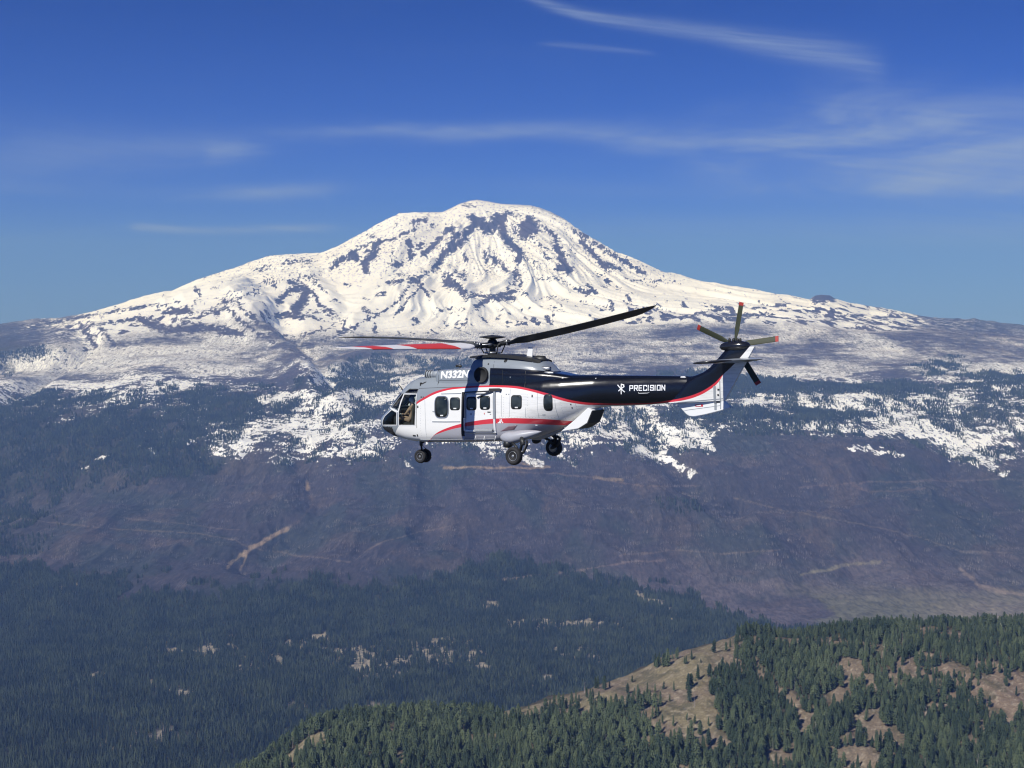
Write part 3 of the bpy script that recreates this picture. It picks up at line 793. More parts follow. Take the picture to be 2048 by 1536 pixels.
for pts, wd, st in BARE:
    xs = [p[0] for p in pts]; ys = [p[1] for p in pts]; mg_ = wd + 20
    m = (HPX > min(xs) - mg_) & (HPX < max(xs) + mg_) & (HPY > min(ys) - mg_) & (HPY < max(ys) + mg_) & (HT < 4.4)
    HB[m] = np.maximum(HB[m], stroke_field(HPX[m] + (hn1[m] - .5) * 26, HPY[m] + (hn2[m] - .5) * 20, pts, wd * 1.35) * 0.8 + (st - 1) * 0.5)
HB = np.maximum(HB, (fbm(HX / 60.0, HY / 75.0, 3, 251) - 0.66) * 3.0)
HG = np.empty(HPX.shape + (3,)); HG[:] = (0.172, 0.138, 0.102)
HG = lerp(HG, np.array((0.20, 0.175, 0.105)), sstep(HPX, 1500, 1380) * sstep(hn1, .35, .6) * 0.8)
HG = lerp(HG, np.array((0.185, 0.140, 0.105)), sstep(HPX, 1700, 1950) * 0.8)
HG = lerp(HG, np.array((0.085, 0.08, 0.05)), sstep(hn2, .5, .72) * .7)
HG = lerp(HG, np.array((0.30, 0.26, 0.21)), sstep(hn3, .62, .75) * .5)
HG *= (0.8 + 0.4 * hn3)[..., None]
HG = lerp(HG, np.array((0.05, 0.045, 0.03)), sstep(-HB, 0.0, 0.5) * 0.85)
mat_hill, h = new_mat("dry grass and earth")
hgeo = h.n("ShaderNodeNewGeometry")
hc_ = h.n("ShaderNodeAttribute", attribute_name="soil").outputs["Color"]
hnz = h.noise(h.mapping(hgeo.outputs["Position"], (1 / 3.0, 1 / 3.0, 1 / 3.0)), 1.0, 6.0, 0.65)
hcol = h.mix(h.step(hnz, .3, .7), h.mix(1, hc_, (.7, .7, .7, 1), "MULTIPLY"), h.mix(1, hc_, (1.3, 1.3, 1.3, 1), "MULTIPLY"))
hb = h.n("ShaderNodeBump"); hb.inputs["Strength"].default_value = .6; hb.inputs["Distance"].default_value = 1.2
h.put(hb.inputs["Height"], hnz)
principled(h, hcol, 0.9, 0, 0.1, normal=hb.outputs[0])
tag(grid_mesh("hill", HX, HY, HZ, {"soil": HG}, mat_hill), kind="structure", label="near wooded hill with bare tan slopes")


# ------------------------------------------------------------------ conifers
def needle_mat(name, c1, c2):
    m, t = new_mat(name)
    gi = t.n("ShaderNodeNewGeometry"); oi = t.n("ShaderNodeObjectInfo")
    n = t.noise(gi.outputs["Position"], 0.9, 4.0, 0.6)
    big = t.noise(gi.outputs["Position"], 1 / 160.0, 4.0, 0.65)
    f = t.math("ADD", t.math("MULTIPLY", n, 0.4), t.math("MULTIPLY", oi.outputs["Random"], 0.5))
    f = t.math("ADD", f, t.math("MULTIPLY", t.math("SUBTRACT", big, 0.5), 1.3))
    col = t.mix(t.step(f, 0.2, 0.85), c1, c2)
    principled(t, col, 0.75, 0, 0.2)
    return m


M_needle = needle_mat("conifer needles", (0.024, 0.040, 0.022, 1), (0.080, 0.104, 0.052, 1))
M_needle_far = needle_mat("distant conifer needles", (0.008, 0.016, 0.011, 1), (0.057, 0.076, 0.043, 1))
M_bark, tb = new_mat("conifer bark"); principled(tb, (0.09, 0.06, 0.045, 1), 0.9, 0, .1)
M_snag, tb = new_mat("silvered dead wood")
oi = tb.n("ShaderNodeObjectInfo")
principled(tb, tb.mix(oi.outputs["Random"], (0.16, 0.13, 0.13, 1), (0.42, 0.39, 0.38, 1)), 0.9, 0, .1)
M_snag_pale, tb = new_mat("bleached dead wood"); principled(tb, (0.62, 0.60, 0.55, 1), 0.8, 0, .1)


def crown_geo(H, R, tiers, seg, rnd, base=0.12, pine=0.0):
    V = []; Fc = []
    for k in range(tiers):
        f = k / tiers
        zt = H * (base + (1 - base) * min(1.0, f + 1.55 / tiers)); zb = H * (base + (1 - base) * f)
        prof = (1 - f) ** (0.85 - 0.35 * pine)
        if f < 0.18: prof *= 0.72 + 1.5 * f
        r = R * prof * rnd.uniform(0.85, 1.12) + 0.12
        a0 = rnd.uniform(0, 6.28); ox, oy = rnd.uniform(-.12, .12) * r, rnd.uniform(-.12, .12) * r
        i0 = len(V); V.append((ox * .4, oy * .4, zt))
        for s in range(seg):
            a = a0 + 6.2832 * s / seg
            rr_ = r * (rnd.uniform(0.86, 1.18) if s % 2 == 0 else rnd.uniform(0.42, 0.66))
            V.append((ox + rr_ * math.cos(a), oy + rr_ * math.sin(a), zb + (rnd.uniform(-.03, .02) if s % 2 == 0 else rnd.uniform(.01, .05)) * H))
        for s in range(seg):
            Fc.append((i0, i0 + 1 + s, i0 + 1 + (s + 1) % seg))
    return V, Fc


def trunk_geo(H, r, seg=6, lean=0.0):
    V = []; Fc = []
    for k, (f, q) in enumerate(((-0.06, 1.15), (0.0, 1.0), (0.5, 0.62), (0.93, 0.12))):
        for s in range(seg):
            a = 6.2832 * s / seg
            V.append((r * q * math.cos(a) + lean * f * f * H, r * q * math.sin(a), f * H))
    for k in range(3):
        for s in range(seg):
            a, b = k * seg + s, k * seg + (s + 1) % seg
            Fc.append((a, b, b + seg, a + seg))
    return V, Fc


rt = random.Random(3)
near_kinds = []
SLIM = [.17, .19, .23, .27, .21, .30, .18, .25]
for k in range(8):
    slim = SLIM[k]
    Hh = 1.0 * 20
    cv, cf = crown_geo(Hh, Hh * slim, 9 if slim < .22 else 7, 14, rt, base=[.08, .1, .14, .2, .1, .22, .12, .16][k], pine=[.3, .5, .8, 1.2, .6, 1.3, .4, 1][k])
    tv, tf = trunk_geo(Hh, 0.28)
    near_kinds.append((mesh_from("conifer crown", cv, cf, [M_needle]), mesh_from("conifer trunk", tv, tf, [M_bark], True)))


def library(name, items):
    c = bpy.data.collections.new(name)
    for o in items: c.objects.link(o)
    return c


lib_near = []
for k, (cm, tm) in enumerate(near_kinds):
    cv, cf = crown_geo(20, 20 * SLIM[k], 7, 12, rt, base=.1, pine=[.3, .5, .8, 1.2, .6, 1.3, .4, 1][k])
    lib_near.append(bpy.data.objects.new("conifer %d" % k, mesh_from("conifer", cv, cf, [M_needle])))
dv, df = trunk_geo(17, 0.30, 5, 0.04)
for q in range(7):
    hz_, a_, L_ = rt.uniform(5, 15), rt.uniform(0, 6.28), rt.uniform(.8, 2.2); i0 = len(dv)
    dv += [(0, 0, hz_ + .15), (.1, .1, hz_ - .1), (-.1, -.1, hz_ - .1), (L_ * math.cos(a_), L_ * math.sin(a_), hz_ + .5)]
    df += [(i0, i0 + 1, i0 + 3), (i0 + 1, i0 + 2, i0 + 3), (i0 + 2, i0, i0 + 3)]
lib_near.append(bpy.data.objects.new('dead standing conifer', mesh_from('standing dead conifer', dv, df, [M_snag])))
lib_far = []
for k in range(5):
    cv, cf = crown_geo(20, 20 * [.15, .17, .19, .21, .16][k], 4, 8, rt, base=0.04)
    lib_far.append(bpy.data.objects.new("distant conifer", mesh_from("distant conifer", cv, cf, [M_needle_far])))
lib_snag = []
for k in range(4):
    V = []; Fc = []
    for q in range(16):
        x, y = rt.uniform(-32, 32), rt.uniform(-32, 32); hh = rt.uniform(8, 19); rr_ = rt.uniform(.28, .5); lx, ly = rt.uniform(-.8, .8), rt.uniform(-.8, .8)
        i0 = len(V)
        V += [(x + rr_ * math.cos(a), y + rr_ * math.sin(a), -4.0) for a in (0.3, 2.4, 4.5)] + [(x + lx, y + ly, hh)]
        Fc += [(i0, i0 + 1, i0 + 3), (i0 + 1, i0 + 2, i0 + 3), (i0 + 2, i0, i0 + 3)]
    lib_snag.append(bpy.data.objects.new("burnt trunks", mesh_from("burnt trunks", V, Fc, [M_snag])))


def scatter_group(name, coll):
    gt = bpy.data.node_groups.new(name, "GeometryNodeTree")
    gt.interface.new_socket("Geometry", in_out="INPUT", socket_type="NodeSocketGeometry")
    gt.interface.new_socket("Geometry", in_out="OUTPUT", socket_type="NodeSocketGeometry")
    gi = gt.nodes.new("NodeGroupInput"); go = gt.nodes.new("NodeGroupOutput")
    iop = gt.nodes.new("GeometryNodeInstanceOnPoints")
    ci = gt.nodes.new("GeometryNodeCollectionInfo")
    ci.inputs["Collection"].default_value = coll
    ci.inputs["Separate Children"].default_value = True
    ci.inputs["Reset Children"].default_value = True
    iop.inputs["Pick Instance"].default_value = True

    def named(nm, typ):
        a = gt.nodes.new("GeometryNodeInputNamedAttribute"); a.data_type = typ; a.inputs["Name"].default_value = nm
        return a.outputs["Attribute"]
    gt.links.new(gi.outputs[0], iop.inputs["Points"])
    gt.links.new(ci.outputs[0], iop.inputs["Instance"])
    gt.links.new(named("pick", "INT"), iop.inputs["Instance Index"])
    gt.links.new(named("turn", "FLOAT_VECTOR"), iop.inputs["Rotation"])
    gt.links.new(named("size", "FLOAT_VECTOR"), iop.inputs["Scale"])
    gt.links.new(iop.outputs[0], go.inputs[0])
    return gt


def scatter(name, pts, size, group, kinds, label, tilt=0.03, dead=0.0):
    n = len(pts)
    me = bpy.data.meshes.new(name)
    me.vertices.add(n)
    me.vertices.foreach_set("co", pts.astype(np.float32).reshape(-1))
    pk = RNG.integers(0, kinds, n)
    if dead: pk[RNG.random(n) < dead] = kinds
    a = me.attributes.new("pick", "INT", "POINT"); a.data.foreach_set("value", pk.astype(np.int32))
    rot = np.stack([RNG.normal(0, tilt, n), RNG.normal(0, tilt, n), RNG.uniform(0, 6.283, n)], -1)
    a = me.attributes.new("turn", "FLOAT_VECTOR", "POINT"); a.data.foreach_set("vector", rot.astype(np.float32).reshape(-1))
    a = me.attributes.new("size", "FLOAT_VECTOR", "POINT"); a.data.foreach_set("vector", size.astype(np.float32).reshape(-1))
    o = bpy.data.objects.new(name, me)
    COL.objects.link(o)
    md = o.modifiers.new("scatter", "NODES"); md.node_group = group
    tag(o, label=label, kind="stuff")
    return o


def sample_grid(X, Y, Z, dens, n_per_m2_map=None):
    """random points on a grid surface; dens = expected trees per square metre at each vertex"""
    ax = np.hypot(X[:-1, 1:] - X[:-1, :-1], Y[:-1, 1:] - Y[:-1, :-1]); ay = np.abs(Y[1:, :-1] - Y[:-1, :-1])
    d = (dens[:-1, :-1] + dens[1:, 1:] + dens[1:, :-1] + dens[:-1, 1:]) / 4
    ex = ax * ay * d
    cnt = RNG.poisson(ex)
    idx = np.nonzero(cnt.reshape(-1))[0]
    idx = np.repeat(idx, cnt.reshape(-1)[idx])
    r, c = np.divmod(idx, cnt.shape[1])
    u, v = RNG.random(len(idx)), RNG.random(len(idx))
    def bl(M): return (M[r, c] * (1 - u) + M[r, c + 1] * u) * (1 - v) + (M[r + 1, c] * (1 - u) + M[r + 1, c + 1] * u) * v
    return np.stack([bl(X), bl(Y), bl(Z)], -1)


G_near = scatter_group("scatter near conifers", library("near conifer kinds", lib_near))
G_far = scatter_group("scatter far conifers", library("far conifer kinds", lib_far))
G_snag = scatter_group("scatter burnt trunks", library("burnt trunk kinds", lib_snag))

# near hill wood
open_ = np.clip(HB + (fbm(HX / 14.0, HY / 16.0, 3, 261) - 0.5) * 1.1, -1, 2)
hd = (1 / 42.0) * (1 - sstep(open_, -0.12, 0.22)) + (1 / 520.0) * (1 - sstep(open_, 0.3, 0.9)) + 1 / 16000.0
hd = hd * sstep(HT, 0.8, 1.1) * (1 - sstep(HT, 5.2, 5.8)) * (1 - 0.35 * np.exp(-((HT - 4.0) / 0.12) ** 2))
hd = np.where((HT > 4.02) & (HPX > 985) & (HPX < 1475), 0, hd)
hd = np.where((HPX < -80) | (HPX > 2130), hd * 0.8, hd)
hp_pts = sample_grid(HX, HY, HZ, hd)
hpx, hpy = project(hp_pts[:, 0], hp_pts[:, 1], hp_pts[:, 2])
nloc = fbm(hp_pts[:, 0] / 60, hp_pts[:, 1] / 60, 3, 271)
hs = np.clip(RNG.normal(1.0, 0.29, len(hp_pts)) * (0.72 + 0.56 * nloc), 0.3, 1.5) * (0.8 + 0.25 * sstep(hpy, 1290, 1500))
lone = hpy < 0
# the 300 that show largest stand alone as objects
vis = (hpx > 6) & (hpx < 2042) & (hpy > 1300) & (hpy < 1545)
score = np.where(vis, hs / hp_pts[:, 1], 0)
order = np.argsort(-score)
solo = order[:290]
rest = np.setdiff1d(np.arange(len(hp_pts)), solo)
sz = np.stack([hs[rest] * RNG.uniform(.85, 1.2, len(rest)), hs[rest] * RNG.uniform(.85, 1.2, len(rest)), hs[rest]], -1)
scatter("hill_forest", hp_pts[rest], sz, G_near, 8, "dark green conifers covering the near hill", dead=0.05)
print("hill trees", len(hp_pts))
def make_tree(k, x, y, z, s, sx, rz, label, group, cat="conifer", name="pine_tree"):
    cm, tm = near_kinds[k]
    root = obj(name, tm, loc=(x, y, z)); root.scale = (sx, sx, s); root.rotation_euler = (random.gauss(0, .02), random.gauss(0, .02), rz)
    tag(root, label, cat, group)
    obj("crown", cm, root)
    return root


def hood(px):
    for lim, lab, grp in ((860, "dark conifer in the lower wood left of the bare tan slope, near the bottom middle", "conifers of the lower wood by the bottom middle"),
                          (1180, "dark conifer in the wood at the bottom edge, just left of the bare tan slope", "conifers at the bottom edge left of the bare slope"),
                          (1450, "dark conifer at the bottom edge straight below the bare tan slope", "conifers at the bottom edge below the bare slope"),
                          (1750, "dark conifer among small brown openings at the bottom edge, right of the bare tan slope", "conifers at the bottom edge right of the bare slope"),
                          (9999, "dark conifer in the dense wood of the bottom right corner", "conifers of the bottom right corner")):
        if px < lim: return lab, grp


for i in solo:
    x, y, z = hp_pts[i]
    make_tree(int(RNG.integers(0, 8)), x, y, z, hs[i], hs[i] * RNG.uniform(.85, 1.15), RNG.uniform(0, 6.28),
              *hood(hpx[i]))


def hill_at(px, py):
    d = (HPX - px) ** 2 + (HPY - py) ** 2 + np.where((HT > 4.3) | (HT < 1.2), 1e6, 0)
    k = np.unravel_index(np.argmin(d), d.shape)
    return HX[k], HY[k], HZ[k]


LONE = [((1402, 1325), .40, 4, "small round conifer alone high on the bare tan slope"),
        ((1417, 1348), .62, 3, "left of two conifers standing close together on the bare tan slope"),
        ((1429, 1350), .66, 5, "right of two conifers standing close together on the bare tan slope"),
        ((1447, 1366), .78, 2, "conifer at the wood's edge just below the close pair on the bare slope"),
        ((1300, 1404), .60, 1, "narrow conifer alone in the middle of the lower bare tan slope"),
        ((1143, 1424), .55, 2, "conifer on the thin bare strip of the ridge, its leftmost tree that stands clear"),
        ((1990, 1430), .34, 3, "tiny round bush-like conifer on the large bare brown clearing")]
for (px, py), s, k, lab in LONE:
    x, y, z = hill_at(px, py)
    make_tree(k, x, y, z, s, s * 1.05, random.uniform(0, 6), lab, None)


def dead_tree(px, py, s, lab, grp=None, lean=0.0):
    x, y, z = hill_at(px, py)
    V, Fc = trunk_geo(16 * s, 0.34, 6, lean)
    root = obj("dead_tree", mesh_from("dead trunk", V, Fc, [M_snag_pale], True), loc=(x, y, z))
    root.rotation_euler = (random.gauss(0, .05), random.gauss(0, .05), random.uniform(0, 6))
    tag(root, lab, "dead tree", grp)
    for q in range(4):
        hz = 16 * s * random.uniform(.35, .85); a = random.uniform(0, 6.28); L = random.uniform(1.5, 3.5) * s
        b = Vector((lean * (hz / (16 * s)) ** 2 * 16 * s, 0, hz)); e = b + Vector((L * math.cos(a), L * math.sin(a), random.uniform(.2, 1.6)))
        obj("branch", mesh_from("dead branch", [b + Vector((0, 0, .16)), b + Vector((.12, .1, -.1)), b + Vector((-.12, -.1, -.1)), e], [(0, 1, 3), (1, 2, 3), (2, 0, 3)], [M_snag_pale]), root)


for (px, py, s) in ((1769, 1302, .9), (1783, 1300, .75), (1800, 1293, .9), (1805, 1305, .8), (1822, 1290, 1.1), (1790, 1318, .8), (1870, 1302, .8), (1908, 1290, .9), (1899, 1304, .7), (1728, 1312, .7), (1765, 1313, .7)):
    dead_tree(px, py, s, "bleached white dead trunk among dark conifers near the hill's right hand top", "bleached dead trunks near the hilltop", random.uniform(-.15, .15))
dead_tree(2006, 1268, 1.5, "tall leaning pale dead trunk rising above the hill's skyline", None, 0.25)

# valley woods, upper woods and burnt trunks
far_zone = np.clip((T2 - 2.2) / 0.3, 0, 1)
inview = np.where((PX > -60) & (PX < 2110), 1.0, np.where((PX > -900) & (PX < 2950), 0.75, 0.3))
dn = F * (0.45 + 1.1 * fbm(GX / 200.0, GY / 260.0, 3, 281))
hidden = (PY > interp(PX, HC) + 12) & (PX > 560)
d_val = (1 / 100.0) * sstep(dn, 0.10, 0.75)
d_val = d_val * ((T2 >= 1.7) & (T2 < 5.9)) * inview * (~hidden)
vp = sample_grid(GX, GY, GZ, d_val)
vs = np.clip(RNG.normal(1.12, 0.27, len(vp)) * (0.75 + 0.5 * fbm(vp[:, 0] / 90, vp[:, 1] / 90, 3, 291)), .35, 1.5)
print("valley trees", len(vp))
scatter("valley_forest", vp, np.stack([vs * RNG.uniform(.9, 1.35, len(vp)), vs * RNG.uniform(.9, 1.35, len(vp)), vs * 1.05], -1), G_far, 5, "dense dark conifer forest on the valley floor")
patch = fbm(GX / 90.0, GY / 260.0, 4, 301)
d_up = (1 / 150.0) * sstep(F + (patch - 0.5) * 1.5 * np.clip(F * 4, 0, 1), 0.22, 0.62) * ((T2 >= 5.9) & (T2 < 13.0)) * inview
up = sample_grid(GX, GY, GZ, d_up)
print("upper trees", len(up))
us = np.clip(RNG.normal(.95, .25, len(up)), .4, 1.6)
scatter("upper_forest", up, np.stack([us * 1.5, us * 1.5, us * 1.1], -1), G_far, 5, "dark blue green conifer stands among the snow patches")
burn = sstep(T2, 4.9, 5.6) * (1 - sstep(T2, 12.9, 13.4)) * (1 - np.clip(F * 1.2, 0, 1)) * (0.35 + 1.3 * fbm(GX / 240.0, GY / 420.0, 4, 311))
burn = burn * (1 - 0.55 * sstep(T2, 8, 9) * (1 - sstep(T2, 10.5, 11.5)))
d_sn = (1 / 3800.0) * burn * inview * (0.6 + 1.2 * sstep(T2, 10.5, 12.0))
sp = sample_grid(GX, GY, GZ, d_sn)
print("snag clumps", len(sp))
ss = RNG.uniform(.7, 1.25, len(sp))
scatter("burnt_forest", sp, np.stack([ss, ss, ss], -1), G_snag, 4, "burnt leafless trunks standing on the purple slopes and in the snow", 0.0)
# ------------------------------------------------------------------ the helicopter
YAW = math.radians(31.0)
HELI = Vector((-0.7485, 54.0, -5.33))
FW = Vector((-math.cos(YAW), math.sin(YAW), 0)); LF = Vector((-math.sin(YAW), -math.cos(YAW), 0))


def ray_dir(px, py):
    v = (768.0 - py) / FPX
    return Vector(((px - 1024.0) / FPX, CP + v * SP, -SP + v * CP))


def P(px, py, yl):
    """length and height on the helicopter of a point seen at (px, py) that lies yl metres left of its middle plane"""
    d = ray_dir(px, py)
    k = (yl + HELI.dot(LF)) / d.dot(LF)
    X = d * k - HELI
    return X.dot(FW), X.z


def flat(name, rgb, rough=0.5, metal=0.0, spec=0.5, coat=0.0):
    m, t_ = new_mat(name)
    principled(t_, (*rgb, 1), rough, metal, spec, coat)
    return m


M_dark = flat("dark metal", (0.030, 0.032, 0.034), 0.45, 0.3)
M_black = flat("black rubber", (0.018, 0.018, 0.02), 0.75)
M_steel = flat("bare metal", (0.45, 0.46, 0.47), 0.35, 0.8)
M_white = flat("white paint", (0.80, 0.81, 0.80), 0.35)
M_grey = flat("grey paint", (0.30, 0.33, 0.36), 0.4)
M_red = flat("red paint", (0.62, 0.035, 0.05), 0.35)
M_blade = flat("black blade paint", (0.040, 0.047, 0.055), 0.55)
M_olive = flat("olive blade paint", (0.038, 0.046, 0.026), 0.6)
M_tipred = flat("dull red tip paint", (0.36, 0.035, 0.03), 0.6)
M_seal = flat("window seal", (0.035, 0.037, 0.04), 0.6)
M_cockpit = flat("dark cockpit trim", (0.022, 0.023, 0.025), 0.8)
M_seat = flat("seat cloth", (0.05, 0.045, 0.04), 0.9)
M_glassd, t = new_mat("dark cabin glass")
tn = t.noise(t.n("ShaderNodeTexCoord").outputs["Object"], 2.2, 2.0)
principled(t, t.mix(t.step(tn, .35, .7), (0.012, 0.017, 0.020, 1), (0.045, 0.055, 0.055, 1)), 0.08, 0, 0.6)
M_glass, t = new_mat("cockpit glass")
tr = t.n("ShaderNodeBsdfTransparent"); tr.inputs[0].default_value = (0.80, 0.86, 0.84, 1)
gl = t.n("ShaderNodeBsdfGlossy"); gl.inputs["Roughness"].default_value = 0.03; gl.inputs[0].default_value = (1, 1, 1, 1)
fr = t.n("ShaderNodeFresnel"); fr.inputs[0].default_value = 1.45
ms = t.n("ShaderNodeMixShader")
t.put(ms.inputs[0], fr.outputs[0]); t.t.links.new(tr.outputs[0], ms.inputs[1]); t.t.links.new(gl.outputs[0], ms.inputs[2])
t.t.links.new(ms.outputs[0], t.n("ShaderNodeOutputMaterial").inputs[0])

# half width of the fuselage along its length
HW = [(-8.6, .20), (-8.0, .27), (-6.5, .36), (-5.2, .45), (-4.6, .52), (-4.0, .68), (-3.4, .86), (-2.7, 1.0), (-2.0, 1.05), (2.6, 1.05), (3.2, 1.03), (3.7, .98), (4.1, .9), (4.5, .76), (4.8, .60), (5.0, .44), (5.12, .28), (5.19, .14), (5.22, .02)]
def hw(x): return float(np.interp(x, [p[0] for p in HW], [p[1] for p in HW]))
def PS(px, py, k=0.99):
    yl = 0.8
    for _ in range(6):
        x, z = P(px, py, yl); yl = hw(x) * k
    return x, z


def TAB(pts):
    q = sorted(P(*p) for p in pts)
    return [a[0] for a in q], [a[1] for a in q]


BOTx, BOTz = TAB([(765, 845, 0), (768, 853, .12), (775, 863, .25), (790, 874, .45), (815, 882, .7), (850, 886, .85), (920, 885.5, .9), (1000, 884, .95), (1045, 881, .95), (1075, 871, .8), (1100, 862, .7),
                  (1135, 845, .5), (1165, 829, .4), (1190, 817, .3), (1215, 813, .15), (1250, 812, .1), (1300, 809.5, .1), (1350, 805.5, .1), (1380, 802, .1)])
TOPx, TOPz = TAB([(765, 843, 0), (766, 838, .1), (771, 828, .15), (784, 814, .3), (794, 799, .3), (805, 784, .32), (815, 772, .35), (828, 760, .35), (842, 754, .3), (872, 752, .3), (920, 752, .2), (1000, 752, .1),
                  (1090, 750, .0), (1120, 749, 0), (1200, 750, 0), (1300, 751, 0), (1385, 752.5, 0)])
def zbot(x): return float(np.interp(x, BOTx, BOTz))
def ztop(x): return float(np.interp(x, TOPx, TOPz))


def section(w_, zb, zt, nt_, nb_, N):
    """closed outline, equal steps along its length, starts at the right hand middle"""
    th_ = np.linspace(0, 2 * np.pi, 1441)[:-1]
    c, s = np.cos(th_), np.sin(th_)
    n = np.where(s > 0, nt_, nb_)
    zc_ = zb + (zt - zb) * 0.5
    y = w_ * np.sign(c) * np.abs(c) ** (2 / n)
    z = zc_ + (zt - zb) * 0.5 * np.sign(s) * np.abs(s) ** (2 / n)
    dl = np.hypot(np.diff(np.append(y, y[0])), np.diff(np.append(z, z[0])))
    cum = np.concatenate([[0], np.cumsum(dl)])
    t_ = np.linspace(0, cum[-1], N + 1)[:-1]
    return np.interp(t_, cum, np.append(y, y[0])), np.interp(t_, cum, np.append(z, z[0]))


def loft(xs, secs, cap=True):
    N = len(secs[0][0])
    V = []; Fc = []
    for x, (y, z) in zip(xs, secs):
        V += [(x, y[k], z[k]) for k in range(N)]
    for i in range(len(xs) - 1):
        for k in range(N):
            a, b = i * N + k, i * N + (k + 1) % N
            Fc.append((a, a + N, b + N, b) if xs[-1] < xs[0] else (a, b, b + N, a + N))
    if cap:
        Fc.append(tuple(range(N))); Fc.append(tuple(reversed(range((len(xs) - 1) * N, len(xs) * N))))
    return V, Fc


# ---- paint scheme: the stripes are lines traced along the side
def line_pts(pts, k=.99): return sorted([PS(*p, k) for p in pts])
X0, X1, Z0, Z1 = -11.2, 5.4, 0.0, 5.0
UP_T = line_pts([(825, 815), (835, 803), (850, 793.5), (870, 783), (885, 778.5), (900, 775.5), (930, 773), (960, 771.5), (1000, 771), (1030, 772.5), (1060, 778), (1090, 785.5), (1120, 794.5), (1150, 802), (1180, 806), (1220, 807.5)]) + \
       [P(px, py, .3) for px, py in ((1260, 807), (1300, 806), (1340, 800.5), (1370, 794.5), (1395, 786), (1415, 775), (1430, 763), (1440, 752), (1457, 736), (1472, 720), (1497, 690), (1520, 660))]
UP_B = line_pts([(825, 817), (835, 807.5), (850, 798.5), (870, 788), (885, 783), (900, 779.5), (930, 776.5), (960, 775), (1000, 775), (1030, 777), (1060, 782.5), (1090, 790.5), (1120, 800), (1150, 807), (1180, 810.5), (1220, 811)]) + \
       [P(px, py, .3) for px, py in ((1260, 810), (1300, 808.5), (1340, 804.5), (1370, 800), (1395, 792), (1415, 781), (1430, 769), (1438, 758.5), (1442, 751), (1457, 736), (1472, 720), (1497, 690), (1520, 660))]
LO_T = line_pts([(840, 888), (857, 879), (868, 869.5), (880, 862), (900, 854), (920, 848), (950, 842), (980, 838), (1010, 836.5), (1040, 836.5), (1080, 838.5), (1110, 841.5), (1140, 847), (1160, 852)])
LO_B = line_pts([(840, 889), (857, 880), (868, 870.5), (880, 866), (900, 859.5), (920, 855), (950, 850.5), (980, 847.5), (1010, 846.5), (1040, 847.5), (1080, 850), (1110, 853), (1140, 856), (1160, 858)])
CW = sorted([P(px, py, .86) for px, py in ((940, 736), (980, 736), (1020, 737), (1050, 739), (1080, 742), (1110, 747), (1125, 750), (1140, 752))])
XB = P(979, 750, .9)[0]            # where the grey front meets the black rear


def livery(name, inside=True):
    m, t_ = new_mat(name)
    co = t_.n("ShaderNodeTexCoord").outputs["Object"]
    x, y, z = t_.sep(co)
    ut, ub, lt, lb = [t_.fcurve(x, sorted(c_), X0, X1, Z0, Z1) for c_ in (UP_T, UP_B, LO_T, LO_B)]
    cw = t_.fcurve(x, CW, X0, X1, Z0, Z1)
    e = 0.006
    def above(c_): return t_.step(t_.math("SUBTRACT", z, c_), -e, e)
    aft = t_.step(t_.math("SUBTRACT", XB, x), -e, e)
    n = t_.noise(t_.mapping(co, (0.7, 1, 2.4)), 2.4, 6.0, 0.6)
    n2_ = t_.noise(t_.mapping(co, (0.6, 1, 6)), 3.0, 5.0, 0.65)
    grime = t_.math("MULTIPLY", t_.step(n2_, .42, .75), t_.step(x, 1.0, -3.0))
    white = t_.mix(t_.math("MULTIPLY", grime, 0.5), t_.mix(n, (0.87, 0.87, 0.85, 1), (0.80, 0.80, 0.77, 1)), (0.45, 0.46, 0.45, 1))
    grey = t_.mix(n, (0.27, 0.305, 0.34, 1), (0.235, 0.265, 0.295, 1))
    black = t_.mix(n, (0.004, 0.005, 0.009, 1), (0.007, 0.009, 0.015, 1))
    silver = t_.mix(n, (0.40, 0.40, 0.44, 1), (0.33, 0.34, 0.38, 1))
    col = t_.mix(above(lt), (0.62, 0.045, 0.065, 1), white)
    col = t_.mix(above(lb), silver, col)
    col = t_.mix(t_.step(x, P(1150, 850, .5)[0] - .02, P(1150, 850, .5)[0] + .02), white, col)
    col = t_.mix(above(ub), col, (0.60, 0.04, 0.055, 1))
    col = t_.mix(above(ut), col, t_.mix(aft, grey, t_.mix(t_.math("MULTIPLY", above(cw), t_.step(x, P(1113, 747, .6)[0] - .02, P(1113, 747, .6)[0])), black, grey)))
    # lining inside
    gi = t_.n("ShaderNodeNewGeometry")
    if inside: col = t_.mix(gi.outputs["Backfacing"], col, (0.025, 0.026, 0.028, 1))
    bm_ = t_.n("ShaderNodeBump"); bm_.inputs["Strength"].default_value = 0.12; bm_.inputs["Distance"].default_value = 0.02
    t_.put(bm_.inputs["Height"], t_.noise(t_.mapping(co, (1, 1, 1)), 1.7, 4.0, 0.5))
    rough = t_.math("ADD", 0.09, t_.math("MULTIPLY", n2_, 0.25))
    principled(t_, col, rough, 0, 0.5, 0.25, bm_.outputs[0])
    return m


M_liv = livery("helicopter livery")

heli = obj("helicopter", None, loc=HELI)
heli.rotation_euler = (0, 0, math.pi - YAW)
tag(heli, "white, black and grey helicopter with red stripes flying in front of the snowy mountain", "helicopter")

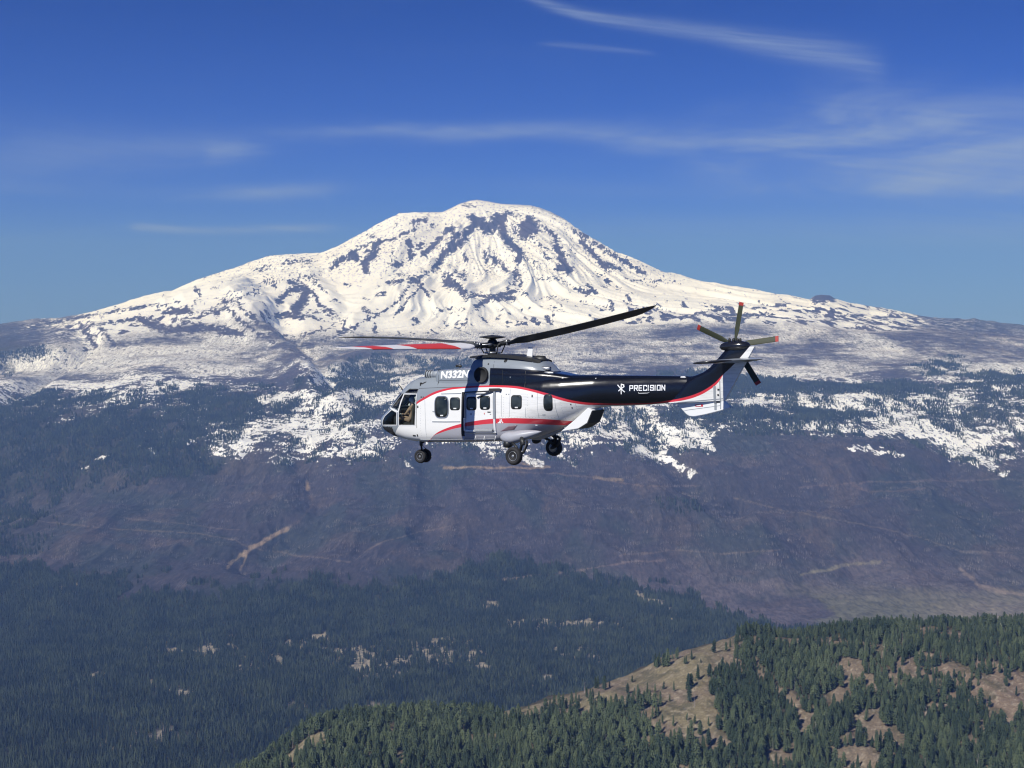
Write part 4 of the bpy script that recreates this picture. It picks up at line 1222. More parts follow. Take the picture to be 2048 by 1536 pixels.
# ---- fuselage
xs = list(np.arange(-8.3, -4.75, .12)) + list(np.arange(-4.68, 2.47, .06)) + list(np.arange(2.5, 4.9, .03)) + list(np.arange(4.9, 5.2, .018)) + [5.215]
NS = 150
secs = []
for x in xs:
    nt_ = float(np.interp(x, [-8, -4.8, -3, 0, 3, 4.2, 5.2], [2.3, 2.4, 3.2, 3.6, 3.4, 2.6, 2.1]))
    nb_ = float(np.interp(x, [-8, -4.8, -3.6, -2.3, -1.4, -.5, 3, 4.2, 5.2], [2.4, 2.3, 1.75, 1.8, 2.8, 6.5, 5, 3, 2.1]))
    zb_, zt_ = zbot(x), ztop(x)
    if zt_ - zb_ < 0.03: zt_ = zb_ + 0.03
    secs.append(section(hw(x), zb_, zt_, nt_, nb_, NS))
FV, FF = loft(xs, secs)
full_bvh = BVHTree.FromPolygons([Vector(v) for v in FV], FF)


def inside(px_, pz_, poly):
    c = False; n = len(poly)
    for i in range(n):
        (x1, z1), (x2, z2) = poly[i], poly[i - 1]
        if (z1 > pz_) != (z2 > pz_) and px_ < (x2 - x1) * (pz_ - z1) / (z2 - z1) + x1: c = not c
    return c


def side_poly(pts, k=.97): return [PS(px, py, k) for px, py in pts]


W_DOOR = side_poly([(807.5, 788), (833.5, 788), (832.5, 820), (831, 850.5), (798, 850.5), (798, 824), (802, 803)])
W_CHIN = side_poly([(770, 832), (785, 819), (795.5, 824.5), (795, 850), (766, 850), (767, 840)], .93)
W_WIND = side_poly([(788.5, 813), (797, 799.5), (806.5, 785.5), (804, 796), (796.5, 821)], .93)
W_TOP = side_poly([(810.5, 785), (818, 778.5), (836, 778), (834, 785)], .95)
# the wind screen wraps round the nose: taken by its height band
def in_wind(x, y, z):
    a, b = W_WIND[0], W_WIND[2]
    return 0
panes = {"cockpit_door_window": [], "chin_window": [], "windscreen_side": [], "roof_window": [], "windscreen": []}
keep = []
wz0, wz1 = P(784, 815, .3)[1] + .03, P(806, 784, .3)[1] - .02
for f in FF:
    if len(f) > 4: keep.append(f); continue
    c = [sum(FV[i][j] for i in f) / 4 for j in range(3)]
    hit = None
    if c[0] > 2.3:
        if inside(c[0], c[2], W_DOOR) and abs(c[1]) > .3: hit = "cockpit_door_window"
        elif inside(c[0], c[2], W_TOP) and abs(c[1]) > .3: hit = "roof_window"
        elif inside(c[0], c[2], W_WIND): hit = "windscreen_side"
        elif inside(c[0], c[2], W_CHIN) and abs(c[1]) > .12: hit = "chin_window"
        elif wz0 < c[2] < wz1 and c[0] > W_WIND[2][0] + .02 and abs(c[1]) > .03 and c[2] > 1.5: hit = "windscreen"
    if hit: panes[hit].append((f, 1 if c[1] > 0 else -1))
    else: keep.append(f)


def sub_mesh(name, V, Fc, mats, smooth=True, shrink=0.0):
    used = sorted({i for f in Fc for i in f}); mp = {a: b for b, a in enumerate(used)}
    VV = [Vector(V[i]) for i in used]
    if shrink: VV = [Vector((v.x - 0.3 * shrink, v.y - math.copysign(shrink, v.y), v.z)) for v in VV]
    return mesh_from(name, VV, [tuple(mp[i] for i in f) for f in Fc], mats, smooth)


fus = obj("fuselage", sub_mesh("fuselage", FV, keep, [M_liv]), heli)
for nm, fl in panes.items():
    for sgn in (1, -1):
        ff = [f for f, s in fl if s == sgn]
        if ff: obj(nm, sub_mesh(nm, FV, ff, [M_glass], True, 0.012), heli)

BV = [full_bvh]


def surf(x, z, side=1, default=None):
    best = None
    for b in BV:
        h_ = b.ray_cast(Vector((x, 4.0 * side, z)), Vector((0, -side, 0)))
        if h_[0] is not None and (best is None or h_[0].y * side > best): best = h_[0].y * side
    if best is None: best = 0.9 if default is None else default
    return best * side


def rounded(pts, r=0.3, n=5):
    """polygon with its corners cut round; r is the share of each edge used"""
    out = []
    m = len(pts)
    for i in range(m):
        p0, p1, p2 = Vector(pts[i - 1]), Vector(pts[i]), Vector(pts[(i + 1) % m])
        a = p1 + (p0 - p1) * r; b = p1 + (p2 - p1) * r
        for k in range(n + 1):
            t_ = k / n
            out.append(tuple(a * (1 - t_) ** 2 + p1 * 2 * t_ * (1 - t_) + b * t_ ** 2))
    return out


def densify(poly, step=0.08):
    out = []
    for a, b in zip(poly, poly[1:] + poly[:1]):
        n = max(1, int(math.dist(a, b) / step))
        out += [(a[0] + (b[0] - a[0]) * k / n, a[1] + (b[1] - a[1]) * k / n) for k in range(n)]
    return out


def panel(name, poly, mat, off=0.006, parent=None, side=1, rings=4, rim=0.02, label=None):
    """a thin panel that follows the skin: poly in (length, height)"""
    poly = densify(poly)
    n = len(poly)
    cx_, cz_ = sum(p[0] for p in poly) / n, sum(p[1] for p in poly) / n
    V = []; Fc = []
    V += [(x, surf(x, z, side) - side * rim, z) for x, z in poly]
    for r in range(rings):
        s = 1 - r / rings
        for x, z in poly:
            X, Z = cx_ + (x - cx_) * s, cz_ + (z - cz_) * s
            V.append((X, surf(X, Z, side) + side * off, Z))
    V.append((cx_, surf(cx_, cz_, side) + side * off, cz_))
    for r in range(rings):
        for k in range(n):
            a, b = r * n + k, r * n + (k + 1) % n
            Fc.append((a, b, b + n, a + n))
    for k in range(n): Fc.append((rings * n + k, rings * n + (k + 1) % n, (rings + 1) * n))
    me_ = mesh_from(name, V, Fc, [mat], True)
    if sum(p.normal.y * p.area for p in me_.polygons) * side < 0: me_.flip_normals()
    o = obj(name, me_, parent or heli)
    if label: o["label"] = label
    return o


def band(name, pts, width, mat, off=0.008, parent=None, side=1, thick=0.015, closed=False, label=None):
    """a strip of constant width laid on the skin along a line"""
    pts = [Vector(p) for p in pts]
    if closed: pts = pts + [pts[0]]
    d = []
    for a, b in zip(pts[:-1], pts[1:]):
        n = max(1, int((b - a).length / 0.1))
        d += [a + (b - a) * k / n for k in range(n)]
    d.append(pts[-1])
    V = []; Fc = []
    for i, p in enumerate(d):
        if closed and i in (0, len(d) - 1): tn_ = d[1] - d[-2]
        else: tn_ = d[min(i + 1, len(d) - 1)] - d[max(i - 1, 0)]
        nn = Vector((-tn_.y, tn_.x)).normalized() * width / 2
        for q, o_ in ((p - nn, -thick), (p - nn, off), (p + nn, off), (p + nn, -thick)):
            V.append((q.x, surf(q.x, q.y, side, abs(surf(p.x, p.y, side))) + side * o_, q.y))
    for i in range(len(d) - 1):
        for k in range(3):
            a = i * 4 + k
            Fc.append((a, a + 1, a + 5, a + 4))
    o = obj(name, mesh_from(name, V, Fc, [mat]), parent or heli)
    if label: o["label"] = label
    return o


def tube_mesh(name, pts, r, mat, seg=8):
    pts = [Vector(p) for p in pts]
    V = []; Fc = []
    rs = r if isinstance(r, (list, tuple)) else [r] * len(pts)
    for i, p in enumerate(pts):
        tn_ = (pts[min(i + 1, len(pts) - 1)] - pts[max(i - 1, 0)]).normalized()
        up_ = Vector((0, 0, 1)) if abs(tn_.z) < .9 else Vector((1, 0, 0))
        a = tn_.cross(up_).normalized(); b = tn_.cross(a)
        V += [p + (a * math.cos(6.2832 * k / seg) + b * math.sin(6.2832 * k / seg)) * rs[i] for k in range(seg)]
    for i in range(len(pts) - 1):
        for k in range(seg):
            a_, b_ = i * seg + k, i * seg + (k + 1) % seg
            Fc.append((a_, b_, b_ + seg, a_ + seg))
    Fc.append(tuple(reversed(range(seg)))); Fc.append(tuple(range((len(pts) - 1) * seg, len(pts) * seg)))
    return mesh_from(name, V, Fc, [mat] if mat else [], True)


def lathe(name, prof, mat, axis="y", seg=32, centre=(0, 0, 0), mats=None, mat_of=None):
    """prof: (radius, along); turned round an axis through centre"""
    V = []; Fc = []
    for r, h_ in prof:
        for k in range(seg):
            a = 6.2832 * k / seg
            c, s = r * math.cos(a), r * math.sin(a)
            V.append({"y": (c, h_, s), "x": (h_, c, s), "z": (c, s, h_)}[axis])
    idx = []
    for i in range(len(prof) - 1):
        for k in range(seg):
            a, b = i * seg + k, i * seg + (k + 1) % seg
            Fc.append((a, b, b + seg, a + seg)); idx.append(mat_of[i] if mat_of else 0)
    if prof[0][0] > 1e-4: Fc.append(tuple(reversed(range(seg)))); idx.append(mat_of[0] if mat_of else 0)
    if prof[-1][0] > 1e-4: Fc.append(tuple(range((len(prof) - 1) * seg, len(prof) * seg))); idx.append(mat_of[-1] if mat_of else 0)
    V = [Vector(v) + Vector(centre) for v in V]
    me = mesh_from(name, V, Fc, mats or [mat], True)
    me.polygons.foreach_set("material_index", idx)
    return me


def box_mesh(name, a, b, mat, bev=0.0):
    bm = bmesh.new()
    bmesh.ops.create_cube(bm, size=1)
    for v in bm.verts:
        v.co = Vector((a[0] + (b[0] - a[0]) * (v.co.x + .5), a[1] + (b[1] - a[1]) * (v.co.y + .5), a[2] + (b[2] - a[2]) * (v.co.z + .5)))
    if bev: bmesh.ops.bevel(bm, geom=bm.edges[:], offset=bev, segments=2, affect="EDGES")
    me = bpy.data.meshes.new(name); bm.to_mesh(me); bm.free()
    me.materials.append(mat)
    return me


def prism(name, poly, y0, y1, mat, bev=0.0):
    """side outline in (length, height) given thickness from y0 to y1"""
    n = len(poly)
    bm = bmesh.new()
    va = [bm.verts.new((x, y0, z)) for x, z in poly]; vb = [bm.verts.new((x, y1, z)) for x, z in poly]
    bm.faces.new(va); bm.faces.new(list(reversed(vb)))
    for k in range(n): bm.faces.new((va[(k + 1) % n], va[k], vb[k], vb[(k + 1) % n]))
    bmesh.ops.recalc_face_normals(bm, faces=bm.faces[:])
    if bev: bmesh.ops.bevel(bm, geom=bm.edges[:], offset=bev, segments=2, affect="EDGES")
    me = bpy.data.meshes.new(name); bm.to_mesh(me); bm.free()
    me.materials.append(mat)
    return me


# ---- engine cowling and the higher gearbox fairing
def cowl(name, xs_, tops, hws, zbase, nt_=3.2, lean=0.0):
    secs_ = []
    for x, zt_, w_ in zip(xs_, tops, hws):
        y, z = section(w_, zbase - (zt_ - zbase), zt_, nt_, 3, 96)
        z = np.maximum(z, zbase)
        secs_.append((y, z))
    V, Fc = loft(xs_, secs_)
    BV.append(BVHTree.FromPolygons([Vector(v) for v in V], Fc))
    o = obj(name, mesh_from(name, V, Fc, [M_liv], True), heli)
    md = o.modifiers.new("edge", "EDGE_SPLIT"); md.split_angle = math.radians(40)
    return o


ca = P(872, 742, .75)[0]; cb = P(946, 737, .8)[0]
CE = 1
xc = [ca, ca - .03, ca - .12, ca - .4, ca - 1.0, cb, 0, -1, -2, -2.6, -3.0, -3.4, -3.9, -4.4]
tt = [P(873, 744, .6)[1], P(873, 741, .6)[1], P(875, 739.5, .6)[1], P(885, 738.5, .6)[1], P(910, 737.5, .6)[1], P(945, 737, .6)[1], 3.47, 3.46, 3.44, 3.42, 3.38, 3.32, 3.24, 3.1]
hwc = [.74, .80, .85, .88, .89, .89, .89, .9, .88, .82, .72, .60, .48, .36]
cowl("engine_cowling", xc, tt, hwc, 2.7, 8.0)
xg = [P(944, 720, .6)[0], P(945, 716, .6)[0] - .03, P(950, 714, .6)[0] - .05, P(966, 711, .5)[0], P(985, 710, .5)[0], P(1020, 711, .5)[0], P(1045, 714, .5)[0], P(1065, 718, .5)[0], P(1082, 722.5, .4)[0], P(1090, 728, .35)[0], P(1100, 738, .3)[0], P(1112, 746, .3)[0], P(1125, 750, .3)[0]]
tg = [P(944, 722, .5)[1], P(945, 714.5, .5)[1], P(950, 713, .5)[1], P(966, 711, .5)[1], P(985, 709.5, .5)[1], P(1020, 711, .5)[1], P(1045, 714, .5)[1], P(1065, 718, .5)[1], P(1082, 722.5, .4)[1], P(1090, 728, .35)[1], P(1100, 738, .3)[1], P(1112, 746, .3)[1], P(1125, 750, .3)[1]]
hg = [.78, .82, .86, .88, .88, .88, .86, .82, .76, .70, .62, .5, .4]
cowl("gearbox_fairing", xg, tg, hg, 3.05, 3.0)
# dark lip that caps the gearbox fairing
xl_, V, Fc = [P(934, 714, .5)[0]] + xg[3:9], [], []
lipz = [P(940, 713.5, .5)[1]] + [z + 0.012 for z in tg[3:9]]
for i, (x, z) in enumerate(zip(xl_, lipz)):
    w_ = [.34, .74, .76, .74, .70, .62, .50][i]; e = [.02, .05, .055, .055, .055, .055, .05][i]
    V += [(x, -w_, z - e - .05), (x, -w_ * .8, z + .01), (x, w_ * .8, z + .01), (x, w_, z - e - .05)]
for i in range(len(xl_) - 1):
    for k in range(3): Fc.append((i * 4 + k, i * 4 + k + 1, i * 4 + k + 5, i * 4 + k + 4))
obj("fairing_lip", mesh_from("fairing_lip", V, Fc, [M_dark], False), heli)

# ---- tail fin, swept up from the boom
rows_fin = [((1335, 806), (1449, 801)), ((1340, 790), (1457, 787)), ((1352, 770), (1467, 769)), ((1372, 757), (1474, 756)), ((1390, 751), (1480, 745)), ((1406, 745), (1485, 736)), ((1420, 735), (1491, 725)), ((1436, 717), (1499, 711)), ((1450, 701), (1506, 698)), ((1458, 694), (1509, 693))]
NF = 26
V = []; Fc = []
prof_s = np.concatenate([np.linspace(0, 1, NF) ** 1.6])
for r, (le, te) in enumerate(rows_fin):
    hth = [.30, .30, .28, .25, .23, .21, .20, .19, .18, .15][r]
    l = Vector(P(*le, .0)); e_ = Vector(P(*te, .05))
    ring = []
    for s in prof_s:
        p = l + (e_ - l) * s
        t_ = hth * (min(1.0, math.sqrt(max(s, 0) / 0.22)) if s < 0.22 else 1 - 0.72 * ((s - .22) / .78) ** 1.4)
        ring.append((p.x, t_, p.y))
    V += ring + [(x, -y, z) for x, y, z in reversed(ring)]
M_ = 2 * NF
for r in range(len(rows_fin) - 1):
    for k in range(M_):
        a, b = r * M_ + k, r * M_ + (k + 1) % M_
        Fc.append((a, b, b + M_, a + M_))
Fc.append(tuple(range((len(rows_fin) - 1) * M_, len(rows_fin) * M_))); Fc.append(tuple(reversed(range(M_))))
fin = obj("tail_fin", mesh_from("tail_fin", V, Fc, [M_liv], True), heli)
fin.modifiers.new("edge", "EDGE_SPLIT").split_angle = math.radians(50)
BV.append(BVHTree.FromPolygons([Vector(v) for v in V], Fc))
vent = [P(px, py, .08) for px, py in ((1351, 805.5), (1362, 817), (1373, 829), (1379, 832.5), (1388, 833.5), (1410, 829.5), (1440, 822), (1462, 815.5), (1452, 806), (1444, 797))]
vf = obj("ventral_fin", prism("ventral_fin", vent, -.08, .08, M_white, .02), heli)
vf["label"] = "white fin under the tail"
BV.append(BVHTree.FromPolygons([Vector(v.co) for v in vf.data.vertices], [tuple(p.vertices) for p in vf.data.polygons]))
# horizontal stabiliser on the left side
zst = P(1455, 721, 1.0)[1]
sec_n = 14
V = []; Fc = []
for i, (yl, lex, tex, dz_) in enumerate(((0.0, P(1450, 720, 0)[0], P(1527, 718, 0)[0], 0), (1.1, P(1418, 722, 1.1)[0], P(1480, 721, 1.1)[0], -.01), (2.15, P(1384, 726, 2.2)[0], P(1440, 724, 2.2)[0], -.02))):
    for k in range(sec_n):
        a = 6.2832 * k / sec_n
        s = 0.5 - 0.5 * math.cos(a); yt = 0.075 * math.sin(a) * (1 - 0.6 * s) * 1.5 * (1 - .5 * yl / 2.15)
        V.append((lex + (tex - lex) * s, yl, zst + dz_ + yt + (s - .5) * 0.10 - .01))
for i in range(2):
    for k in range(sec_n):
        a, b = i * sec_n + k, i * sec_n + (k + 1) % sec_n
        Fc.append((a, b, b + sec_n, a + sec_n))
Fc.append(tuple(range(2 * sec_n, 3 * sec_n)))
M_stab, t = new_mat("stabiliser paint")
x, y, z = t.sep(t.n("ShaderNodeTexCoord").outputs["Object"])
principled(t, t.mix(t.step(y, 1.5, 1.52), (0.30, 0.33, 0.36, 1), (0.02, 0.022, 0.03, 1)), 0.3, 0, .5, .2)
obj("horizontal_stabiliser", mesh_from("horizontal_stabiliser", V, Fc, [M_stab], True), heli)
# white and grey bars at the fin's hinge, small marks
def qd(name, pts, mat, yl=.2, off=.01, par=None): return panel(name, [P(px, py, yl) for px, py in pts], mat, off, par, rings=3)
def quad_between(name, a, b, wd, mat, yl=.2, off=.012, thick=.015, label=None, par=None):
    return band(name, [P(*a, yl), P(*b, yl)], wd, mat, off, par, thick=thick, label=label)
quad_between("hinge_strip", (1428.5, 772), (1428.5, 820), .085, M_grey, .2)
quad_between("hinge_strip", (1438.6, 762), (1438.6, 818), .03, M_grey, .2)
quad_between("hinge_gap", (1434, 779.5), (1438, 779.5), .06, M_dark, .2)
quad_between("hinge_gap", (1431, 804.5), (1440, 804), .05, M_dark, .15)
panel("fastener", [(P(1435, 790, .2)[0] + .035 * math.cos(a), P(1435, 790, .2)[1] + .035 * math.sin(a)) for a in np.linspace(0, 6.28, 9)[:-1]], M_dark, .014, rings=1)
quad_between("fin_seam", (1352, 805), (1446, 797), .025, M_grey, .1)
quad_between("warning_label", (1390.5, 811), (1405.5, 811), .075, M_red, .1)
quad_between("warning_label", (1392.5, 811), (1402, 811), .035, M_white, .1, .018)
quad_between("fin_seam", (1366, 821), (1440, 811), .012, M_grey, .1)

# tail gearbox pod
V = []; Fc = []
pa, pb = Vector(P(1440, 694, 0)), Vector(P(1500, 691, 0))
xs_ = np.linspace(0, 1, 15)
secs_ = []
for s in xs_:
    r = math.sqrt(max(0.0004, 1 - (2 * s - 1) ** 2 * 0.98)) ** 0.8
    zc_ = pa.y + (pb.y - pa.y) * s
    secs_.append(section(.27 * r, zc_ - .17 * r, zc_ + .19 * r, 2.2, 2.2, 28))
V, Fc = loft([pa.x + (pb.x - pa.x) * s for s in xs_], secs_)
M_gloss = flat("gloss black paint", (0.012, 0.013, 0.017), .18, 0, .6, .3)
obj("tail_gearbox", mesh_from("tail_gearbox", V, Fc, [M_gloss], True), heli)
cx0, cz0 = P(1467, 688, .1)
for q, (ddx, ddy, s) in enumerate(((0, 0, .055), (.14, -.02, .05), (-.13, .05, .045), (-.25, 0, .045), (.05, .14, .04))):
    obj("gearbox_fitting", lathe("gearbox_fitting", [(0, -.02), (s, 0), (s, .10), (s * .6, .14), (0, .15)], M_dark, "z", 10, (cx0 + ddx, .10 - ddy * 1.2, cz0 + .06)), heli)

# ---- tail rotor, on the far side
yr = -.72
hub2 = Vector(P(1469, 690, yr))
tr_root = obj("tail_rotor_hub", lathe("tail_rotor_hub", [(0, -.14), (.10, -.13), (.17, -.05), (.17, .06), (.10, .10), (.09, .45), (0, .45)], M_dark, "y", 20, (hub2.x, yr, hub2.y)), heli)
for tip in ((1483, 605), (1559, 677), (1518, 770), (1395, 654), (1420, 768)):
    tp = Vector(P(*tip, yr)) - hub2
    L_ = 0.72 * tp.length + 0.28 * 1.55
    u = tp.normalized(); pn = Vector((-u.y, u.x))
    V = []; Fc = []; mi = []
    st = [0.14, .26, .40, .55, 1.0, 1.38, L_ - .115, L_ - .114, L_]
    for s in st:
        s_ = s if s < 1.3 else s
        wd = np.interp(s_, [.14, .3, .5, 2], [.045, .06, .105, .105])
        tk = np.interp(s_, [.14, .3, .5, 2], [.04, .03, .014, .010])
        for q in range(8):
            a = 6.2832 * q / 8
            c, sn_ = math.cos(a) * wd, math.sin(a) * tk
            yy = sn_ + c * 0.30
            p = hub2 + u * s_ + pn * (c * .95)
            V.append((p.x, yr + yy, p.y))
    n_ = len(st)
    for i in range(n_ - 1):
        for q in range(8):
            a, b = i * 8 + q, i * 8 + (q + 1) % 8
            Fc.append((a, b, b + 8, a + 8)); mi.append(1 if i >= n_ - 2 else 0)
    Fc.append(tuple(range((n_ - 1) * 8, n_ * 8))); mi.append(1)
    me = mesh_from("tail_rotor_blade", V, Fc, [M_olive, M_tipred])
    me.polygons.foreach_set("material_index", mi)
    obj("tail_rotor_blade", me, heli)

# ---- main rotor
HUBZ = 4.37
def hub_part(name, prof, mat, axis="z", c=(0, 0, 0), seg=24, par=None): return obj(name, lathe(name, prof, mat, axis, seg, c), par or heli)
mast = hub_part("rotor_mast", [(.20, 3.9), (.19, 4.02), (.13, 4.08), (.12, 4.25), (.16, 4.3), (.2, 4.36), (.21, 4.44), (.16, 4.56), (.12, 4.6), (0, 4.6)], M_dark)
hub_part("swashplate", [(.14, 4.03), (.30, 4.04), (.32, 4.07), (.32, 4.10), (.28, 4.12), (.13, 4.13)], M_steel)
hub_part("rotor_cap", [(.05, 4.60), (.20, 4.61), (.50, 4.66), (.52, 4.675), (.50, 4.69), (.2, 4.74), (0, 4.76)], M_dark)
hub_part("hub_plate", [(0, 4.28), (.30, 4.29), (.34, 4.32), (.34, 4.36), (.30, 4.40), (0, 4.41)], M_dark)
hubw = HELI + Vector((0, 0, HUBZ))
M_stripe, t = new_mat("red and white blade paint")
x, y, z = t.sep(t.n("ShaderNodeTexCoord").outputs["Object"])
xx = t.math("ADD", x, t.math("MULTIPLY", y, 0.9))
s1 = t.step(xx, 2.24, 2.27); s2 = t.step(xx, 4.55, 4.58); s3 = t.step(xx, 5.70, 5.73); s4 = t.step(xx, 6.70, 6.73)
fr_ = t.math("ADD", t.math("SUBTRACT", s1, s2), t.math("SUBTRACT", s3, s4))
principled(t, t.mix(fr_, (.78, .78, .78, 1), (.66, .06, .05, 1)), .4)


def main_blade(az_w, tip_px, tip_py, theta, bow, striped, label, R_=7.8, twist=6):
    """az_w: direction seen from above in the world; theta: how far the leading edge is raised"""
    d = Vector((math.cos(az_w), math.sin(az_w), 0))
    Y = hubw.y + d.y * R_
    zt = z_of(tip_px, tip_py, Y)
    rise = zt - hubw.z
    # local frame of the helicopter
    dl_ = Vector((d.dot(FW), d.dot(LF), 0))
    ang = math.atan2(dl_.y, dl_.x); el_ = math.atan2(rise, R_)
    root = bpy.data.objects.new("main_rotor_blade", None)
    st = [(.75, .10, .07, 0), (.95, .11, .06, 0), (1.12, .15, .05, 0), (1.5, .30, .035, 0), (2.2, .30, .034, 0), (3.2, .30, .033, 0), (4.2, .30, .032, 0), (5.2, .30, .031, 0), (6.2, .30, .030, 0), (6.6, .30, .028, 0), (6.9, .275, .024, .02), (7.2, .22, .018, .06), (7.5, .14, .012, .11), (7.78, .035, .008, .16)]
    V = []; Fc = []; mi = []
    N_ = 14
    for s, c_, tk, back in st:
        tw = theta - math.copysign(math.radians(twist), theta) * (s - 3.0) / 5.0
        for q in range(N_):
            a = 6.2832 * q / N_
            u_ = math.cos(a) * c_ + c_ * 0.0 - back
            v_ = math.sin(a) * tk * (1.25 if math.cos(a) > 0 else 0.75)
            f_ = s / R_
            V.append((s, u_ * math.cos(tw) - v_ * math.sin(tw), u_ * math.sin(tw) + v_ * math.cos(tw) + bow * (f_ * f_ - f_)))
    for i in range(len(st) - 1):
        for q in range(N_):
            a, b = i * N_ + q, i * N_ + (q + 1) % N_
            Fc.append((a, a + N_, b + N_, b)); mi.append(1 if (striped and q < N_ // 2 and i >= 2) else 0)
    Fc.append(tuple(range(N_))); Fc.append(tuple(reversed(range((len(st) - 1) * N_, len(st) * N_)))); mi += [0, 0]
    me = mesh_from("main_rotor_blade", V, Fc, [M_blade, M_stripe], True)
    me.polygons.foreach_set("material_index", mi)
    o = obj("main_rotor_blade", me, heli, (0, 0, HUBZ - .02))
    o.rotation_euler = Matrix.Rotation(ang, 3, "Z").to_4x4().to_euler()
    R3 = Matrix.Rotation(ang, 3, "Z") @ Matrix.Rotation(-el_, 3, "Y")
    o.rotation_euler = R3.to_euler()
    if label: o["label"] = label
    # sleeve, damper, pitch link
    def loc(x, y, z): return R3 @ Vector((x, y, z)) + Vector((0, 0, HUBZ - .02))
    sl = obj("blade_sleeve", tube_mesh("blade_sleeve", [loc(.22, 0, 0), loc(.4, 0, 0), loc(.62, 0, 0), loc(.86, 0, 0)], [.11, .085, .10, .075], M_dark, 12), heli)
    for sy in (-1, 1):
        obj("sleeve_bolt", tube_mesh("sleeve_bolt", [loc(.78, sy * .06, -.13), loc(.78, sy * .06, .13)], .03, M_steel, 8), sl)
    obj("damper", tube_mesh("damper", [loc(.26, .22, .05), loc(.42, .21, .05), loc(.44, .2, .05), loc(.70, .12, .04)], [.05, .05, .025, .025], M_steel, 8), heli)
    h_ = loc(.46, -.20, -.05)
    obj("pitch_link", tube_mesh("pitch_link", [(h_.x * .72, h_.y * .72, 4.06), h_], .024, M_dark, 8), heli)
    obj("pitch_horn", tube_mesh("pitch_horn", [loc(.52, 0, 0), h_], [.05, .035], M_dark, 8), heli)
    return o


R_ = math.radians
# clockwise rotor seen from above: the leading edge lies clockwise of the span, i.e. on the blade's local -Y side
main_blade(math.pi + R_(48), 686, 696, R_(-19), -.05, True, "blade with red and white bands on its upper side", twist=13)
main_blade(math.pi - R_(33), 672, 674, R_(-3), -.45, False, "black blade seen edge on")
main_blade(-R_(40), 1330, 610, R_(-18), .30, False, "black blade whose underside is seen")
main_blade(R_(41), 1260, 627.5, R_(-8), .25, False, None)

# ---- engine air intake in front of the cowling (one each side)
for sd in (1, -1):
    c0 = P(861, 749, .45)
    par = obj("engine_intake", lathe("engine_intake", [(.10, .22), (.13, .20), (.155, .1), (.155, -.12), (.13, -.2)], M_grey, "x", 22, (c0[0], .45 * sd, c0[1])), heli)
    for h_ in (.14, .03, -.08):
        obj("intake_ring", lathe("intake_ring", [(.158, h_ - .02), (.168, h_ - .012), (.168, h_ + .012), (.158, h_ + .02)], M_dark, "x", 22, (c0[0], .45 * sd, c0[1])), par)
    obj("intake_screen", lathe("intake_screen", [(0, .225), (.09, .222), (.10, .215)], M_dark, "x", 22, (c0[0], .45 * sd, c0[1])), par)
    obj("intake_duct", tube_mesh("intake_duct", [(c0[0] - .16, .45 * sd, c0[1]), (c0[0] - .45, .45 * sd, c0[1] + .03)], [.13, .15], M_grey, 16), par)
    obj("intake_bracket", tube_mesh("intake_bracket", [(c0[0] - .05, .45 * sd, c0[1] - .14), (c0[0] - .22, .45 * sd, c0[1] - .40)], .035, M_dark, 8), par)
# round dark air outlet low on the gearbox fairing
for sd in (1, -1):
    c0 = P(961, 750, .98)
    o = obj("air_outlet", lathe("air_outlet", [(.30, -.16), (.30, .08), (.285, .10), (.26, .09), (.24, .02), (0, .0)][::-1], M_cockpit, "y", 30, (c0[0], .9 * sd, c0[1])) if sd > 0 else lathe("air_outlet", [(.30, .16), (.30, -.08), (.285, -.10), (.26, -.09), (.24, -.02), (0, -.0)], M_cockpit, "y", 30, (c0[0], -.9, c0[1])), heli)
# rear exhaust stubs
for (px, py, yl, r) in ((1094, 737, .5, .075), (1101, 746, .62, .06)):
    c0 = P(px, py, yl)
    o = obj("exhaust_pipe", lathe("exhaust_pipe", [(r * .8, .25), (r, .2), (r, -.14), (r * .8, -.15), (r * .75, -.05), (0, -.04)], M_steel, "x", 16, (c0[0], yl, c0[1])), heli)
# white blade aerial on top
c0 = P(1060, 713, 0); c1 = P(1061, 695, 0)
obj("blade_aerial", prism("blade_aerial", [(c0[0] + .15, c0[1] - .05), (c0[0] - .10, c0[1] - .05), (c1[0] - .12, c1[1]), (c1[0] + .09, c1[1] + .02)], -.02, .02, M_white, .008), heli)
c0 = P(1075, 716, 0)
obj("vent_hump", lathe("vent_hump", [(0, .35), (.10, .3), (.16, .1), (.15, -.2), (0, -.3)], M_dark, "x", 16, (c0[0] - .1, 0, c0[1] - .06)), heli)
# round filler caps and markings on the fairing
for (px, py, r, m) in ((1007, 721.5, .065, M_dark), (975, 728, .03, M_dark), (1058, 723, .045, M_white), (912, 730 + 10, .02, M_dark)):
    x, z = P(px, py, .86)
    if px == 912: continue
    panel("filler_cap", [(x + r * math.cos(a), z + r * math.sin(a)) for a in np.linspace(0, 6.283, 13)[:-1]], m, .012, rings=1)

